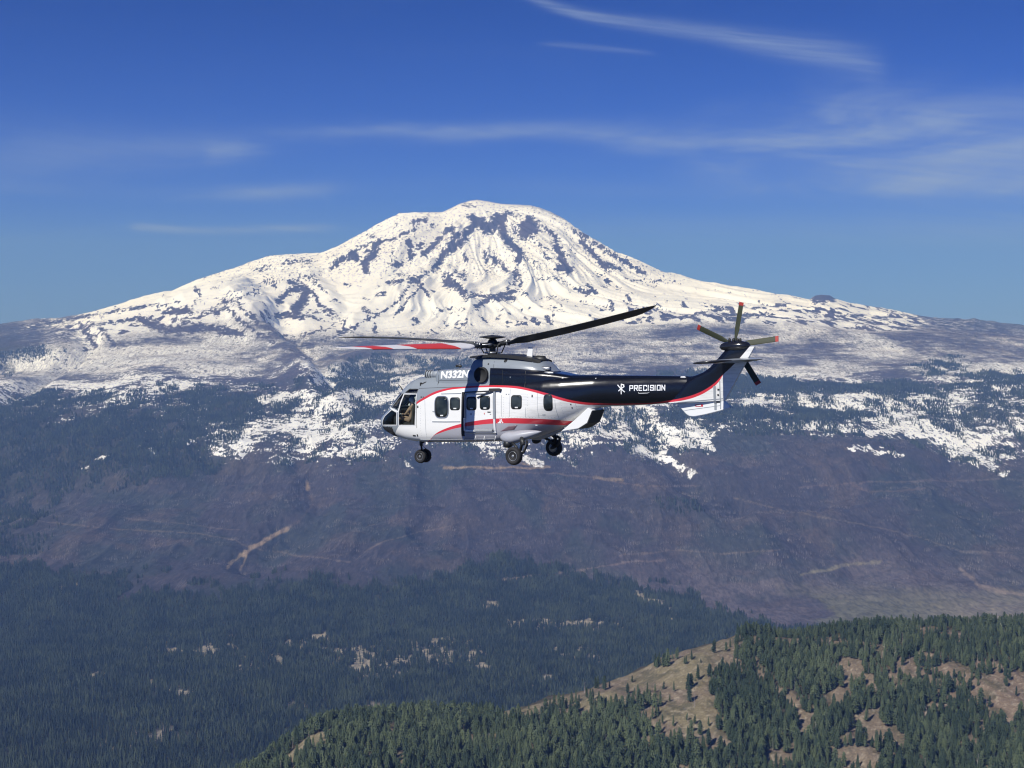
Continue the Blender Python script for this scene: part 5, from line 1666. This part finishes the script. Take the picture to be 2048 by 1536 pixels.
# ---- cabin windows
WINS = [((871, 793, 896.5, 834.5), .34, True), ((900, 794.5, 920.5, 820.5), .27, False), ((934, 793, 954.5, 820.5), .27, False), ((961, 791.5, 981.5, 819.5), .27, False),
        ((1022, 790, 1044, 818.5), .27, False), ((1087, 788, 1105.5, 822), .36, False)]
for (x0, y0, x1, y1), rd, plug in WINS:
    for side in (1, -1):
        poly = rounded([PS(x0, y0), PS(x1, y0), PS(x1, y1), PS(x0, y1)], rd, 5)
        cx_ = sum(p[0] for p in poly) / len(poly); cz_ = sum(p[1] for p in poly) / len(poly)
        big = [(cx_ + (p[0] - cx_) * 1.0 + math.copysign(.0, p[0] - cx_), cz_ + (p[1] - cz_)) for p in poly]
        if plug:
            wf = band("window_frame", [(cx_ + (p[0] - cx_) * 1.06, cz_ + (p[1] - cz_) * 1.035) for p in poly], .035, M_steel, .022, side=side, closed=True)
        wn = panel("cabin_window", [(cx_ + (p[0] - cx_) * 1.0, cz_ + (p[1] - cz_) * 1.0) for p in poly], M_seal, .006, side=side)
        panel("pane", [(cx_ + (p[0] - cx_) * .90, cz_ + (p[1] - cz_) * .93) for p in poly], M_glassd, .012, wn, side=side)
        if side == 1 and x0 < 1080:
            lx0, lz0 = PS((x0 + x1) / 2 - 2.6, y1 - 3.6); lx1, lz1 = PS((x0 + x1) / 2 + 3.2, y1 - 3.6)
            band("window_label", [(lx0, lz0), (lx1, lz1)], .045, M_white, .018, wn, side=side, thick=.0)

# ---- cockpit frames
for side in (1, -1):
    fm = M_white
    band("door_frame", W_DOOR, .030, fm, .012, side=side, closed=True, thick=.02)
    band("window_frame", W_CHIN, .028, fm, .012, side=side, closed=True, thick=.02)
    band("window_frame", [W_TOP[0], W_TOP[1], W_TOP[2], W_TOP[3], W_TOP[0]], .03, M_seal, .012, side=side, thick=.02)
    band("window_frame", [PS(784, 815.5, .8), PS(790, 819, .9), PS(798, 824, .97)], .05, fm, .014, side=side)
    band("windscreen_post", [PS(797, 824), PS(802, 804), PS(807, 788)], .05, fm, .016, side=side)
    band("windscreen_post", [PS(787, 814, .8), PS(796, 800, .85), PS(806, 785, .9)], .035, M_grey, .012, side=side)
# centre post of the windscreen and the black nose cap
cp = []
for zz in np.linspace(wz0 - .05, wz1 + .05, 10):
    h_ = full_bvh.ray_cast(Vector((7, 0, float(zz))), Vector((-1, 0, 0)))[0]
    cp.append((h_.x + .005, 0, h_.z))
obj("windscreen_centre_post", tube_mesh("windscreen_centre_post", cp, .025, M_white, 8), heli)
for sgn in (0,):
    rail = []
    for yy in np.linspace(-.62, .62, 15):
        h_ = full_bvh.ray_cast(Vector((7, float(yy), wz0)), Vector((-1, 0, 0)))[0]
        if h_: rail.append((h_.x + .005, yy, h_.z))
    obj("windscreen_sill", tube_mesh("windscreen_sill", rail, .025, M_white, 8), heli)
ncap = side_poly([(764, 852.8), (778, 853.2), (786.5, 854), (787.5, 862), (790, 873), (786, 876), (776, 872), (766, 860)], .9)
nf = [f for f in keep if len(f) == 4 and inside(sum(FV[i][0] for i in f) / 4, sum(FV[i][2] for i in f) / 4, ncap)]
if nf:
    me = sub_mesh("nose_cap", FV, nf, [M_cockpit], True)
    for v in me.vertices: v.co += Vector((.006, math.copysign(.006, v.co.y), -.004))
    obj("nose_cap", me, heli)

# cockpit inside
bx = PS(836, 820)[0]
zf = PS(820, 862)[1] - .12
obj("cockpit_bulkhead", box_mesh("cockpit_bulkhead", (bx - .06, -.93, .75), (bx - .02, .93, 2.9), M_cockpit), heli)
obj("cockpit_floor", box_mesh("cockpit_floor", (bx, -.72, zf - .04), (4.35, .72, zf), M_cockpit), heli)
obj("instrument_panel", prism("instrument_panel", [(4.25, zf), (4.25, 1.70), (4.0, 1.82), (3.92, 1.75), (4.02, 1.35), (3.95, zf)], -.6, .6, M_cockpit, .02), heli)
obj("overhead_panel", box_mesh("overhead_panel", (bx, -.45, 2.62), (3.3, .45, 2.72), M_cockpit, .02), heli)
for sd in (1, -1):
    sx = P(824, 830, .48)[0]
    st_ = obj("seat", box_mesh("seat", (sx - .12, .48 * sd - .25, 1.18), (sx + .42, .48 * sd + .25, 1.30), M_seat, .03), heli)
    obj("seat_back", prism("seat_back", [(sx - .22, 1.22), (sx - .08, 1.22), (sx - .16, 2.02), (sx - .28, 2.02)], .48 * sd - .23, .48 * sd + .23, M_seat, .03), st_)

# ---- doors, rails and seams
gap = obj("door_gap", None) if False else None
band("door_gap", [PS(926.5, 784), PS(926.5, 800), PS(926, 835), PS(925.5, 872)], .14, M_cockpit, .010)
dr = panel("sliding_door", [PS(931, 786), PS(988.5, 782.5), PS(990, 820), PS(990, 862), PS(931, 863)], M_liv, .035, rings=5)
BVd = BVHTree.FromPolygons([Vector(v.co) for v in dr.data.vertices], [tuple(p.vertices) for p in dr.data.polygons]); BV.append(BVd)
for (x0, y0, x1, y1), rd, plug in WINS[2:4]:
    poly = rounded([PS(x0, y0), PS(x1, y0), PS(x1, y1), PS(x0, y1)], rd, 5)
    cx_ = sum(p[0] for p in poly) / len(poly); cz_ = sum(p[1] for p in poly) / len(poly)
    wn = panel("door_window", poly, M_seal, .006, dr)
    panel("pane", [(cx_ + (p[0] - cx_) * .90, cz_ + (p[1] - cz_) * .93) for p in poly], M_glassd, .012, dr)
    lx0, lz0 = PS((x0 + x1) / 2 - 2.6, y1 - 3.6); lx1, lz1 = PS((x0 + x1) / 2 + 3.2, y1 - 3.6)
    band("window_label", [(lx0, lz0), (lx1, lz1)], .045, M_white, .018, dr, thick=.0)
def L(name, pts, wd, mat, off=.01, thick=.015, par=None, label=None): return band(name, [PS(*p) for p in pts], wd, mat, off, par, thick=thick, label=label)
L("door_edge", [(989.5, 783), (990.3, 820), (990.5, 838)], .07, M_grey, .05, .06, dr)
L("door_edge", [(990.5, 838), (991.5, 866)], .06, M_white, .06, .06, dr)
L("door_edge", [(931.5, 787), (931.5, 836)], .05, M_grey, .05, .06, dr)
L("door_edge", [(930, 836), (930.5, 862)], .05, M_white, .055, .06, dr)
L("door_sill", [(933, 861), (986, 861)], .065, M_white, .05, .05)
L("door_sill", [(932, 866.5), (990, 866.5)], .035, M_steel, .03, .03)
L("door_rail", [(882, 787.5), (922, 786.5)], .022, M_grey, .02, .02)
L("door_rail", [(931, 784.5), (978, 782)], .045, M_cockpit, .05, .05)
L("door_rail", [(933, 787.5), (975, 786.5)], .02, M_grey, .055, .05)
L("rail_fairing", [(978, 779.5), (997, 779.2), (1002, 781)], .10, M_cockpit, .07, .07)
L("door_arm", [(956, 795), (972, 787), (988, 782.5)], .03, M_dark, .065, .02)
L("lower_rail", [(865, 843), (890, 843.3), (921, 843)], .03, M_grey, .02, .02)
for pts in ([(872, 739), (872, 762), (872, 776)], [(836, 777), (872, 775.5), (936, 773.5)], [(873, 761.5), (936, 760.5)], [(980, 712), (981, 736)], [(833, 788), (833.5, 856)], [(1052, 815), (1050, 835)], [(1110, 800), (1111, 836)], [(1003, 790), (1003, 833)]):
    L("panel_seam", pts, .014, M_grey if pts[0][0] > 940 and pts[0][1] > 770 else M_dark, .003, .01)
for pts in ([(850, 800), (851, 840), (852, 880)], [(1020, 776), (1019, 834)], [(1075, 786), (1075, 836)], [(1150, 806), (1150, 832)], [(1000, 740), (1002, 768)], [(1045, 742), (1047, 776)], [(875, 877), (920, 876)]):
    L("panel_seam", pts, .012, M_grey if pts[0][1] > 770 else M_dark, .003, .01)
for (ax_, ay_, bx2, by2, nn_) in ((842, 812, 842, 876, 14), (1008, 795, 1008, 832, 9), (1056, 790, 1056, 832, 9), (1122, 800, 1122, 838, 8), (1000, 834, 1110, 836, 20), (842, 840, 862, 840, 5)):
    for q in range(nn_):
        px_, py_ = ax_ + (bx2 - ax_) * q / (nn_ - 1), ay_ + (by2 - ay_) * q / (nn_ - 1)
        x_, z_ = PS(px_, py_, .97)
        panel("rivet", [(x_ + .011 * math.cos(a), z_ + .011 * math.sin(a)) for a in (0.5, 2.1, 3.7, 5.3)], M_grey, .004, rings=1)
L("belly_strake", [(836, 880), (900, 880.5), (985, 879)], .03, M_white, .03, .03)
for px in (929, 952, 970, 992):
    a = PS(px, 872); b = PS(px + (2 if px < 980 else -4), 884)
    obj("step_bracket", tube_mesh("step_bracket", [(a[0], 1.08, a[1]), (a[0] - .02, 1.14, (a[1] + b[1]) / 2), (b[0], 1.06, b[1])], .013, M_white, 6), heli)
# small marks: handles, vents, stencils, each its own little plate
for (px, py, wd, hh, m) in ((836.5, 813.5, .06, .09, M_dark), (833.5, 823, .03, .06, M_grey), (868, 823, .09, .04, M_grey), (944, 828, .05, .07, M_grey), (970.5, 827, .03, .06, M_red), (980, 824, .14, .04, M_dark), (983, 828, .05, .03, M_grey),
                            (1065, 792, .05, .09, M_dark), (1086, 829.5, .11, .03, M_grey), (1141, 809, .04, .05, M_dark), (1142, 816, .04, .05, M_dark), (827.5, 871.5, .14, .06, M_dark), (834, 871, .05, .10, M_dark), (1013, 788.5, .04, .04, M_grey), (1018, 788.5, .04, .04, M_grey),
                            (1066, 852, .07, .05, M_white), (1119, 756, .06, .05, M_white), (1160, 766, .09, .04, M_white), (1017, 755, .03, .05, M_grey), (843, 794, .05, .05, M_dark), (847, 794, .04, .04, M_dark), (1188, 757, .03, .03, M_white), (1041, 871, .05, .02, M_dark)):
    x, z = PS(px, py, .97)
    panel("stencil_plate" if m in (M_white, M_red) else "access_plate", [(x - wd / 2, z - hh / 2), (x + wd / 2, z - hh / 2), (x + wd / 2, z + hh / 2), (x - wd / 2, z + hh / 2)], m, .008, rings=1)
panel("stripe_fleck", [PS(1000, 863), PS(1016, 852.5), PS(1033, 850.5), PS(1025, 860)], flat("mauve paint", (.17, .11, .13), .4), .004, rings=2)
# tail skid handle under the lettering
obj("grab_rail", tube_mesh("grab_rail", [(P(1277, 785, .35)[0], .36, P(1277, 785, .35)[1]), (P(1280, 786.5, .35)[0], .44, P(1280, 786.5, .35)[1]), (P(1297, 786, .35)[0], .44, P(1297, 786, .35)[1]), (P(1299, 784.5, .35)[0], .36, P(1299, 784.5, .35)[1])], .012, M_white, 6), heli)

# ---- lettering
def stroke_set(name, strokes, to_xz, wd, mat, off=.01, par=None, sub=3):
    V = []; Fc = []
    for (ax, az_), (bx_, bz_) in strokes:
        a = Vector(to_xz(ax, az_)); b = Vector(to_xz(bx_, bz_))
        d = (b - a); n = Vector((-d.y, d.x)).normalized() * wd / 2; e = d.normalized() * wd / 2
        a -= e; b += e
        k0 = len(V)
        for i in range(sub + 1):
            p = a + (b - a) * i / sub
            for q in (p - n, p + n): V.append((q.x, surf(q.x, q.y) + off, q.y))
        for i in range(sub): Fc.append((k0 + 2 * i, k0 + 2 * i + 1, k0 + 2 * i + 3, k0 + 2 * i + 2))
    o = obj(name, mesh_from(name, V, Fc, [mat]), par or heli)
    return o


GL = {"P": [((0, 0), (0, 1)), ((0, 1), (.6, 1)), ((.6, 1), (.6, .45)), ((.6, .45), (0, .45))], "R": [((0, 0), (0, 1)), ((0, 1), (.6, 1)), ((.6, 1), (.6, .48)), ((.6, .48), (0, .48)), ((.3, .48), (.62, 0))],
      "E": [((0, 0), (0, 1)), ((0, 1), (.55, 1)), ((0, .5), (.48, .5)), ((0, 0), (.55, 0))], "C": [((.6, .78), (.6, 1)), ((.6, 1), (0, 1)), ((0, 1), (0, 0)), ((0, 0), (.6, 0)), ((.6, 0), (.6, .22))],
      "I": [((0, 0), (0, 1))], "S": [((.6, .8), (.6, 1)), ((.6, 1), (0, 1)), ((0, 1), (0, .53)), ((0, .53), (.6, .5)), ((.6, .5), (.6, 0)), ((.6, 0), (0, 0)), ((0, 0), (0, .2))],
      "O": [((0, 0), (0, 1)), ((0, 1), (.6, 1)), ((.6, 1), (.6, 0)), ((.6, 0), (0, 0))], "N": [((0, 0), (0, 1)), ((0, 1), (.6, 0)), ((.6, 0), (.6, 1))]}
M_letter = flat("white lettering", (.86, .87, .87), .5)
cursor = 1259.5
for ch, wpx_ in zip("PRECISION", (6.6, 6.6, 6.4, 6.6, 2.3, 6.8, 2.3, 6.8, 6.6)):
    sc = wpx_ / .6 if ch != "I" else 8
    base = cursor
    def conv(u, v, base=base, sc=sc):
        return P(base + u * (6.2 / .6) * (0.92), 781.0 - (base - 1260) * .012 - v * 9.6, .40)
    stroke_set("letter", GL[ch], conv, .034, M_letter, .012)
    cursor += (6.6 + 2.35) if ch != "I" else 4.3
def lg(u, v): return P(1160 + u / 4.655, 580 + v / 4.655, .42)
stroke_set("emblem", [((382, 878), (384, 966)), ((352, 886), (378, 916)), ((378, 916), (413, 948)), ((384, 878), (404, 884)), ((404, 884), (408, 900)), ((408, 900), (378, 922)), ((378, 922), (362, 938))], lg, .035, M_letter, .012)
def em(u, v): return PS(960 + u / 7.877, 780 + v / 7.877)
stroke_set("small_emblem", [((320, 470), (325, 490)), ((320, 490), (300, 515)), ((322, 490), (330, 516)), ((340, 466), (345, 490)), ((345, 495), (362, 516)), ((290, 516), (330, 518))], em, .035, M_letter, .010)
# registration, set in the built-in typeface and laid on the cowling
fc = bpy.data.curves.new("registration", "FONT"); fc.body = "N332N"; fc.size = 1.0; fc.offset = 0.045; fc.space_character = 0.98
fo = bpy.data.objects.new("registration_curve", fc)
COL.objects.link(fo)
bpy.context.view_layer.update()
fm_ = bpy.data.meshes.new_from_object(fo.evaluated_get(bpy.context.evaluated_depsgraph_get()))
COL.objects.unlink(fo); bpy.data.objects.remove(fo)
co = [v.co.copy() for v in fm_.vertices]
mnx, mxx = min(c.x for c in co), max(c.x for c in co); mny, mxy = min(c.y for c in co), max(c.y for c in co)
bmt = bmesh.new(); bmt.from_mesh(fm_)
for _ in range(5):
    lg_ = [e for e in bmt.edges if e.calc_length() > .12]
    if not lg_: break
    bmesh.ops.subdivide_edges(bmt, edges=lg_, cuts=1)
    bmesh.ops.triangulate(bmt, faces=bmt.faces[:])
bmt.to_mesh(fm_); bmt.free()
a0 = P(881.5, 757.5, .88); a1 = P(938, 755.5, .88); b0 = P(881.5, 742, .88)
for v in fm_.vertices:
    u, vv = (v.co.x - mnx) / (mxx - mnx), (v.co.y - mny) / (mxy - mny)
    x = a0[0] + (a1[0] - a0[0]) * u; z = a0[1] + (a1[1] - a0[1]) * u + (b0[1] - a0[1]) * vv
    v.co = (x, surf(x, z) + .012, z)
fm_.materials.clear(); fm_.materials.append(M_letter)
obj("registration", fm_, heli)

# ---- belly, sponsons, ramp fairing
for sd in (1, -1):
    xs_ = np.linspace(P(994, 872, 1.2)[0], P(1078, 862, 1.1)[0], 18)
    secs_ = []
    for i, x in enumerate(xs_):
        s = i / 17
        prof = (math.sin(math.pi * min(1, (s + .012) / .31) / 2) ** .62) if s < .3 else max(0.03, math.cos((s - .3) / .7 * math.pi / 2)) ** .8
        wv = .36 * prof; zc_ = .93 + .06 * s + .34 * max(0, s - .35); hh = .235 * prof
        y, z = section(wv, zc_ - hh, zc_ + hh, 2.3, 2.6, 26)
        secs_.append((y + sd * (.92), z))
    V, Fc = loft(list(xs_), secs_)
    M_spon = M_spon if sd == -1 else flat("silver grey paint", (.37, .38, .42), .38)
    o = obj("sponson", mesh_from("sponson", V, Fc, [M_spon], True), heli)
rf = [P(1121, 863.5, .47), P(1150, 840, .42), P(1180, 815, .3), P(1189, 821, .3), P(1176, 846, .42), P(1157, 857.5, .47)]
obj("ramp_fairing", prism("ramp_fairing", rf, -.47, .47, M_white, .02), heli)
obj("ramp_rear_shade", prism("ramp_rear_shade", [(rf[3][0] + .02, rf[3][1]), (rf[4][0] + .02, rf[4][1]), (rf[5][0] + .02, rf[5][1] - .005), (rf[5][0] - .02, rf[5][1] - .012), (rf[4][0] - .025, rf[4][1] - .01), (rf[3][0] - .025, rf[3][1])], -.475, .475, M_dark), heli)  # dark sheet: shade of the rear-facing side put into its colour

# ---- landing gear
def wheel(name, c, r, w_, hubcol):
    y = c[1]
    pr = [(r * .55, -w_ * .38), (r * .62, -w_ * .48), (r * .86, -w_ * .5), (r * .97, -w_ * .3), (r, -w_ * .08), (r, w_ * .08), (r * .97, w_ * .3), (r * .86, w_ * .5), (r * .62, w_ * .48), (r * .55, w_ * .38)]
    o = obj(name, lathe("tyre", pr, M_black, "y", 36, c), heli)
    for s in (1, -1):
        h_ = [(r * .56, 0), (r * .55, s * w_ * .36), (r * .50, s * w_ * .40), (r * .46, s * w_ * .34), (r * .40, s * w_ * .22), (r * .2, s * w_ * .22), (r * .18, s * w_ * .36), (r * .10, s * w_ * .40), (0, s * w_ * .40)]
        obj("wheel_rim", lathe("wheel_rim", h_, M_steel, "y", 28, c, mats=[M_steel, M_dark], mat_of=[0, 0, 0, 1, 1, 1, 0, 0]), o)
    return o


for sd in (1, -1):
    wc = P(1028, 912, 1.5) if sd == 1 else P(1108, 895, -1.5)
    C = Vector((wc[0], 1.5 * sd, wc[1]))
    wheel("main_wheel", C, .335, .26, M_steel)
    top_ = Vector((C.x - .12, 1.12 * sd, .98))
    obj("oleo_strut", tube_mesh("oleo_strut", [top_, Vector((C.x - .22, 1.25 * sd, C.z + .42)), Vector((C.x - .20, 1.28 * sd, C.z + .40)), Vector((C.x - .12, 1.30 * sd, C.z + .1))], [.10, .09, .055, .055], M_dark, 14), heli)
    obj("axle", tube_mesh("axle", [Vector((C.x - .12, 1.24 * sd, C.z + .06)), Vector((C.x, 1.30 * sd, C.z)), C], [.06, .06, .05], M_dark, 10), heli)
    obj("drag_strut", tube_mesh("drag_strut", [Vector((C.x + .40, 1.1 * sd, .86)), Vector((C.x + .05, 1.24 * sd, C.z + .30)), Vector((C.x - .1, 1.28 * sd, C.z + .08))], .05, M_dark, 10), heli)
    obj("gear_fork", tube_mesh("gear_fork", [Vector((C.x - .34, 1.15 * sd, .86)), Vector((C.x - .40, 1.26 * sd, C.z + .40)), Vector((C.x - .30, 1.3 * sd, C.z + .15)), Vector((C.x - .08, 1.3 * sd, C.z))], [.055, .06, .05, .05], M_dark, 10), heli)
    obj("gear_housing", lathe("gear_housing", [(0, -.16), (.13, -.15), (.15, 0), (.13, .15), (0, .16)], M_dark, "y", 16, (C.x + .52, 1.05 * sd, .70)), heli)
    obj("brake_disc", lathe("brake_disc", [(0, -.02), (.15, -.02), (.15, .02), (0, .02)], M_steel, "y", 20, (C.x, C.y - .12 * sd, C.z)), heli)
nc = P(846, 912, 0)
for yy in (.17, -.17): wheel("nose_wheel", Vector((nc[0], yy, nc[1])), .27, .17, M_white)
obj("nose_gear_axle", tube_mesh("nose_gear_axle", [(nc[0], -.17, nc[1]), (nc[0], .17, nc[1])], .04, M_dark, 10), heli)
obj("nose_gear_leg", tube_mesh("nose_gear_leg", [(nc[0] + .10, 0, .66), (nc[0] + .09, 0, nc[1] + .42), (nc[0] + .08, 0, nc[1] + .40), (nc[0] + .0, 0, nc[1])], [.07, .065, .035, .04], M_dark, 12), heli)
obj("torque_link", tube_mesh("torque_link", [(nc[0] + .06, 0, nc[1] + .45), (nc[0] - .14, 0, nc[1] + .30), (nc[0] - .02, 0, nc[1] + .08)], .022, M_dark, 8), heli)
obj("nose_gear_brace", tube_mesh("nose_gear_brace", [(nc[0] - .30, 0, .64), (nc[0] + .06, 0, nc[1] + .5)], .03, M_dark, 8), heli)

# ---- wipers, mirror, aerials on the nose
def at3(px, py, yl):
    x, z = P(px, py, yl); return (x, yl, z)
obj("wire_cutter", tube_mesh("wire_cutter", [at3(797, 769, .15), at3(801, 773, .15), at3(804.5, 779, .15), at3(808, 784, .15)], [.012, .02, .03, .03], M_dark, 6), heli)
obj("windscreen_wiper", tube_mesh("windscreen_wiper", [at3(795, 787, .3), at3(806, 787.5, .4)], .012, M_steel, 6), heli)
obj("whip_aerial", tube_mesh("whip_aerial", [at3(836, 770, .3), at3(834, 775, .3)], .03, M_dark, 6), heli)
obj("roof_aerial", lathe("roof_aerial", [(0, .1), (.05, .08), (.06, -.12), (0, -.2)], M_dark, "x", 10, at3(916, 732, .2)), heli)
panel("cooling_slot", rounded([P(847, 767, .7), P(856, 762.5, .7), P(857, 764, .7), P(850, 768.5, .7)], .3, 3), M_cockpit, .01, rings=2)
obj("static_mast", tube_mesh("static_mast", [at3(1183, 766, .45), at3(1168, 766, .52)], .01, M_white, 6), heli)
obj("fin_light", lathe("fin_light", [(0, .12), (.03, .1), (.035, -.05), (0, -.1)], M_white, "x", 10, at3(1367, 754.5, .12)), heli)

# ------------------------------------------------------------------ the pilot
def person_mesh(chains, level=2):
    V = []; E = []; Rr = []
    ids = {}
    for chain in chains:
        prev = None
        for nm, p, r in chain:
            if nm in ids: i = ids[nm]
            else:
                i = len(V); ids[nm] = i; V.append(p); Rr.append(r)
            if prev is not None: E.append((prev, i))
            prev = i
    me = bpy.data.meshes.new("person")
    me.from_pydata(V, E, [])
    o = bpy.data.objects.new("person", me)
    COL.objects.link(o)
    o.modifiers.new("skin", "SKIN")
    for i, sv in enumerate(me.skin_vertices[0].data):
        r = Rr[i]; sv.radius = r if isinstance(r, tuple) else (r, r); sv.use_root = (i == 0)
    s = o.modifiers.new("sub", "SUBSURF"); s.levels = level; s.render_levels = level
    bpy.context.view_layer.update()
    out = bpy.data.meshes.new_from_object(o.evaluated_get(bpy.context.evaluated_depsgraph_get()))
    bpy.data.objects.remove(o)
    return out


sx = P(824, 830, .48)[0]; yc = .48
pel = (sx + .0, yc, 1.40); ch = (sx - .06, yc, 1.80); nk = (sx - .05, yc, 1.97)
hd = (sx + .02, yc, 2.10)
chains = [[("pel", pel, (.17, .13)), ("belly", (sx - .04, yc, 1.58), (.16, .12)), ("chest", ch, (.18, .13)), ("neck", nk, .065), ("jaw", (sx + .01, yc, 2.05), .075), ("head", hd, .085), ("top", (sx - .01, yc, 2.17), .06)]]
for s in (1, -1):
    chains.append([("chest", ch, .13), ("sh%d" % s, (sx - .04, yc + .19 * s, 1.87), .075), ("el%d" % s, (sx + .14, yc + .24 * s, 1.62), .05), ("wr%d" % s, (sx + .38, yc + .15 * s, 1.62), .033)])
    chains.append([("pel", pel, .15), ("hip%d" % s, (sx + .06, yc + .1 * s, 1.38), .10), ("kn%d" % s, (sx + .50, yc + .15 * s, 1.48), .07), ("an%d" % s, (sx + .62, yc + .14 * s, 1.06), .045), ("toe%d" % s, (sx + .80, yc + .14 * s, zf + .05), .04)])
M_suit = flat("tan flight suit", (.38, .25, .17), .9)
M_skin = flat("skin", (.50, .30, .22), .6)
pm = person_mesh(chains)
pm.materials.clear(); pm.materials.append(M_suit); pm.materials.append(M_skin)
pm.polygons.foreach_set("material_index", [1 if (sum(pm.vertices[i].co.z for i in p.vertices) / len(p.vertices) > 1.985) else 0 for p in pm.polygons])
pm.polygons.foreach_set("use_smooth", [True] * len(pm.polygons))
HM = Matrix.Translation(HELI) @ Matrix.Rotation(math.pi - YAW, 4, "Z")
base = Vector((sx, yc, 1.30))
pm.transform(Matrix.Translation(-base))
pilot = obj("person", pm)
pilot.matrix_world = HM @ Matrix.Translation(base)
tag(pilot, "pilot in a tan flight suit and white helmet sitting at the cockpit's open side", "person")
def pchild(name, me):
    me.transform(Matrix.Translation(-base))
    return obj(name, me, pilot)
M_helm = flat("white helmet", (.75, .76, .77), .3, 0, .5, .2)
hv = [(0, -.11), (.07, -.105), (.115, -.06), (.13, .0), (.125, .05), (.10, .10), (.05, .135), (0, .145)]
pchild("helmet", lathe("helmet", hv, M_helm, "z", 20, (hd[0] - .025, hd[1], hd[2] + .05)))
pchild("visor", lathe("visor", [(.02, -.05), (.09, -.045), (.125, 0), (.11, .04), (.02, .06)], M_cockpit, "z", 16, (hd[0] + .022, hd[1], hd[2] + .03)))
for s in (1, -1):
    pchild("ear", lathe("ear", [(0, -.02), (.03, -.01), (.03, .01), (0, .02)], M_dark, "y", 10, (hd[0] - .01, hd[1] + s * .125, hd[2] - .0)))
    w_ = Vector((sx + .38, yc + .15 * s, 1.62))
    fing = [[("palm", tuple(w_), (.035, .018)), ("palm2", tuple(w_ + Vector((.07, -.01 * s, .01))), (.038, .018))]]
    for q in range(4):
        b = w_ + Vector((.09, -.01 * s + (q - 1.5) * .02 * 1, .01)); ln = [.055, .065, .06, .045][q]
        fing.append([("palm2", tuple(w_ + Vector((.07, -.01 * s, .01))), .03), ("f%da" % q, tuple(b), .010), ("f%db" % q, tuple(b + Vector((ln * .6, 0, -.015))), .009), ("f%dc" % q, tuple(b + Vector((ln * .7, 0, -.045))), .008)])
    fing.append([("palm", tuple(w_), .03), ("t1", tuple(w_ + Vector((.04, -.035 * s, .01))), .012), ("t2", tuple(w_ + Vector((.075, -.05 * s, -.01))), .010)])
    hm_ = person_mesh(fing, 1)
    hm_.materials.clear(); hm_.materials.append(M_helm if s == 1 else M_skin)
    pchild("glove" if s == 1 else "hand", hm_)
obj("cyclic_stick", tube_mesh("cyclic_stick", [(sx + .52, yc, zf), (sx + .50, yc, 1.45), (sx + .46, yc, 1.66)], .018, M_dark, 8), heli)
# ------------------------------------------------------------------ the air between
zmax = float(GZ.max())
bx0, bx1, by0, by1, bz0, bz1 = -27000.0, 27000.0, -9000.0, 35000.0, -1421.0 - 30.0, zmax + 60.0
V = [(x, y, z) for z in (bz0, bz1) for x, y in ((bx0, by0), (bx1, by0), (bx1, by1), (bx0, by1))]
Fc = [(0, 3, 2, 1), (4, 5, 6, 7), (0, 1, 5, 4), (1, 2, 6, 5), (2, 3, 7, 6), (3, 0, 4, 7)]
me = mesh_from("haze", V, Fc)
mh = bpy.data.materials.new("thin blue haze"); mh.use_nodes = True
t = NT(mh.node_tree)
pv = t.n("ShaderNodeVolumePrincipled")
pv.inputs["Color"].default_value = (0.22, 0.42, 1.0, 1)
pv.inputs["Density"].default_value = 4.5e-5
pv.inputs["Anisotropy"].default_value = 0.0
pv.inputs["Absorption Color"].default_value = (1, 1, 1, 1)
ou = t.n("ShaderNodeOutputMaterial")
t.t.links.new(pv.outputs[0], ou.inputs["Volume"])
me.materials.append(mh)
tag(obj("haze", me), kind="stuff", label="thin blue haze over the whole landscape")
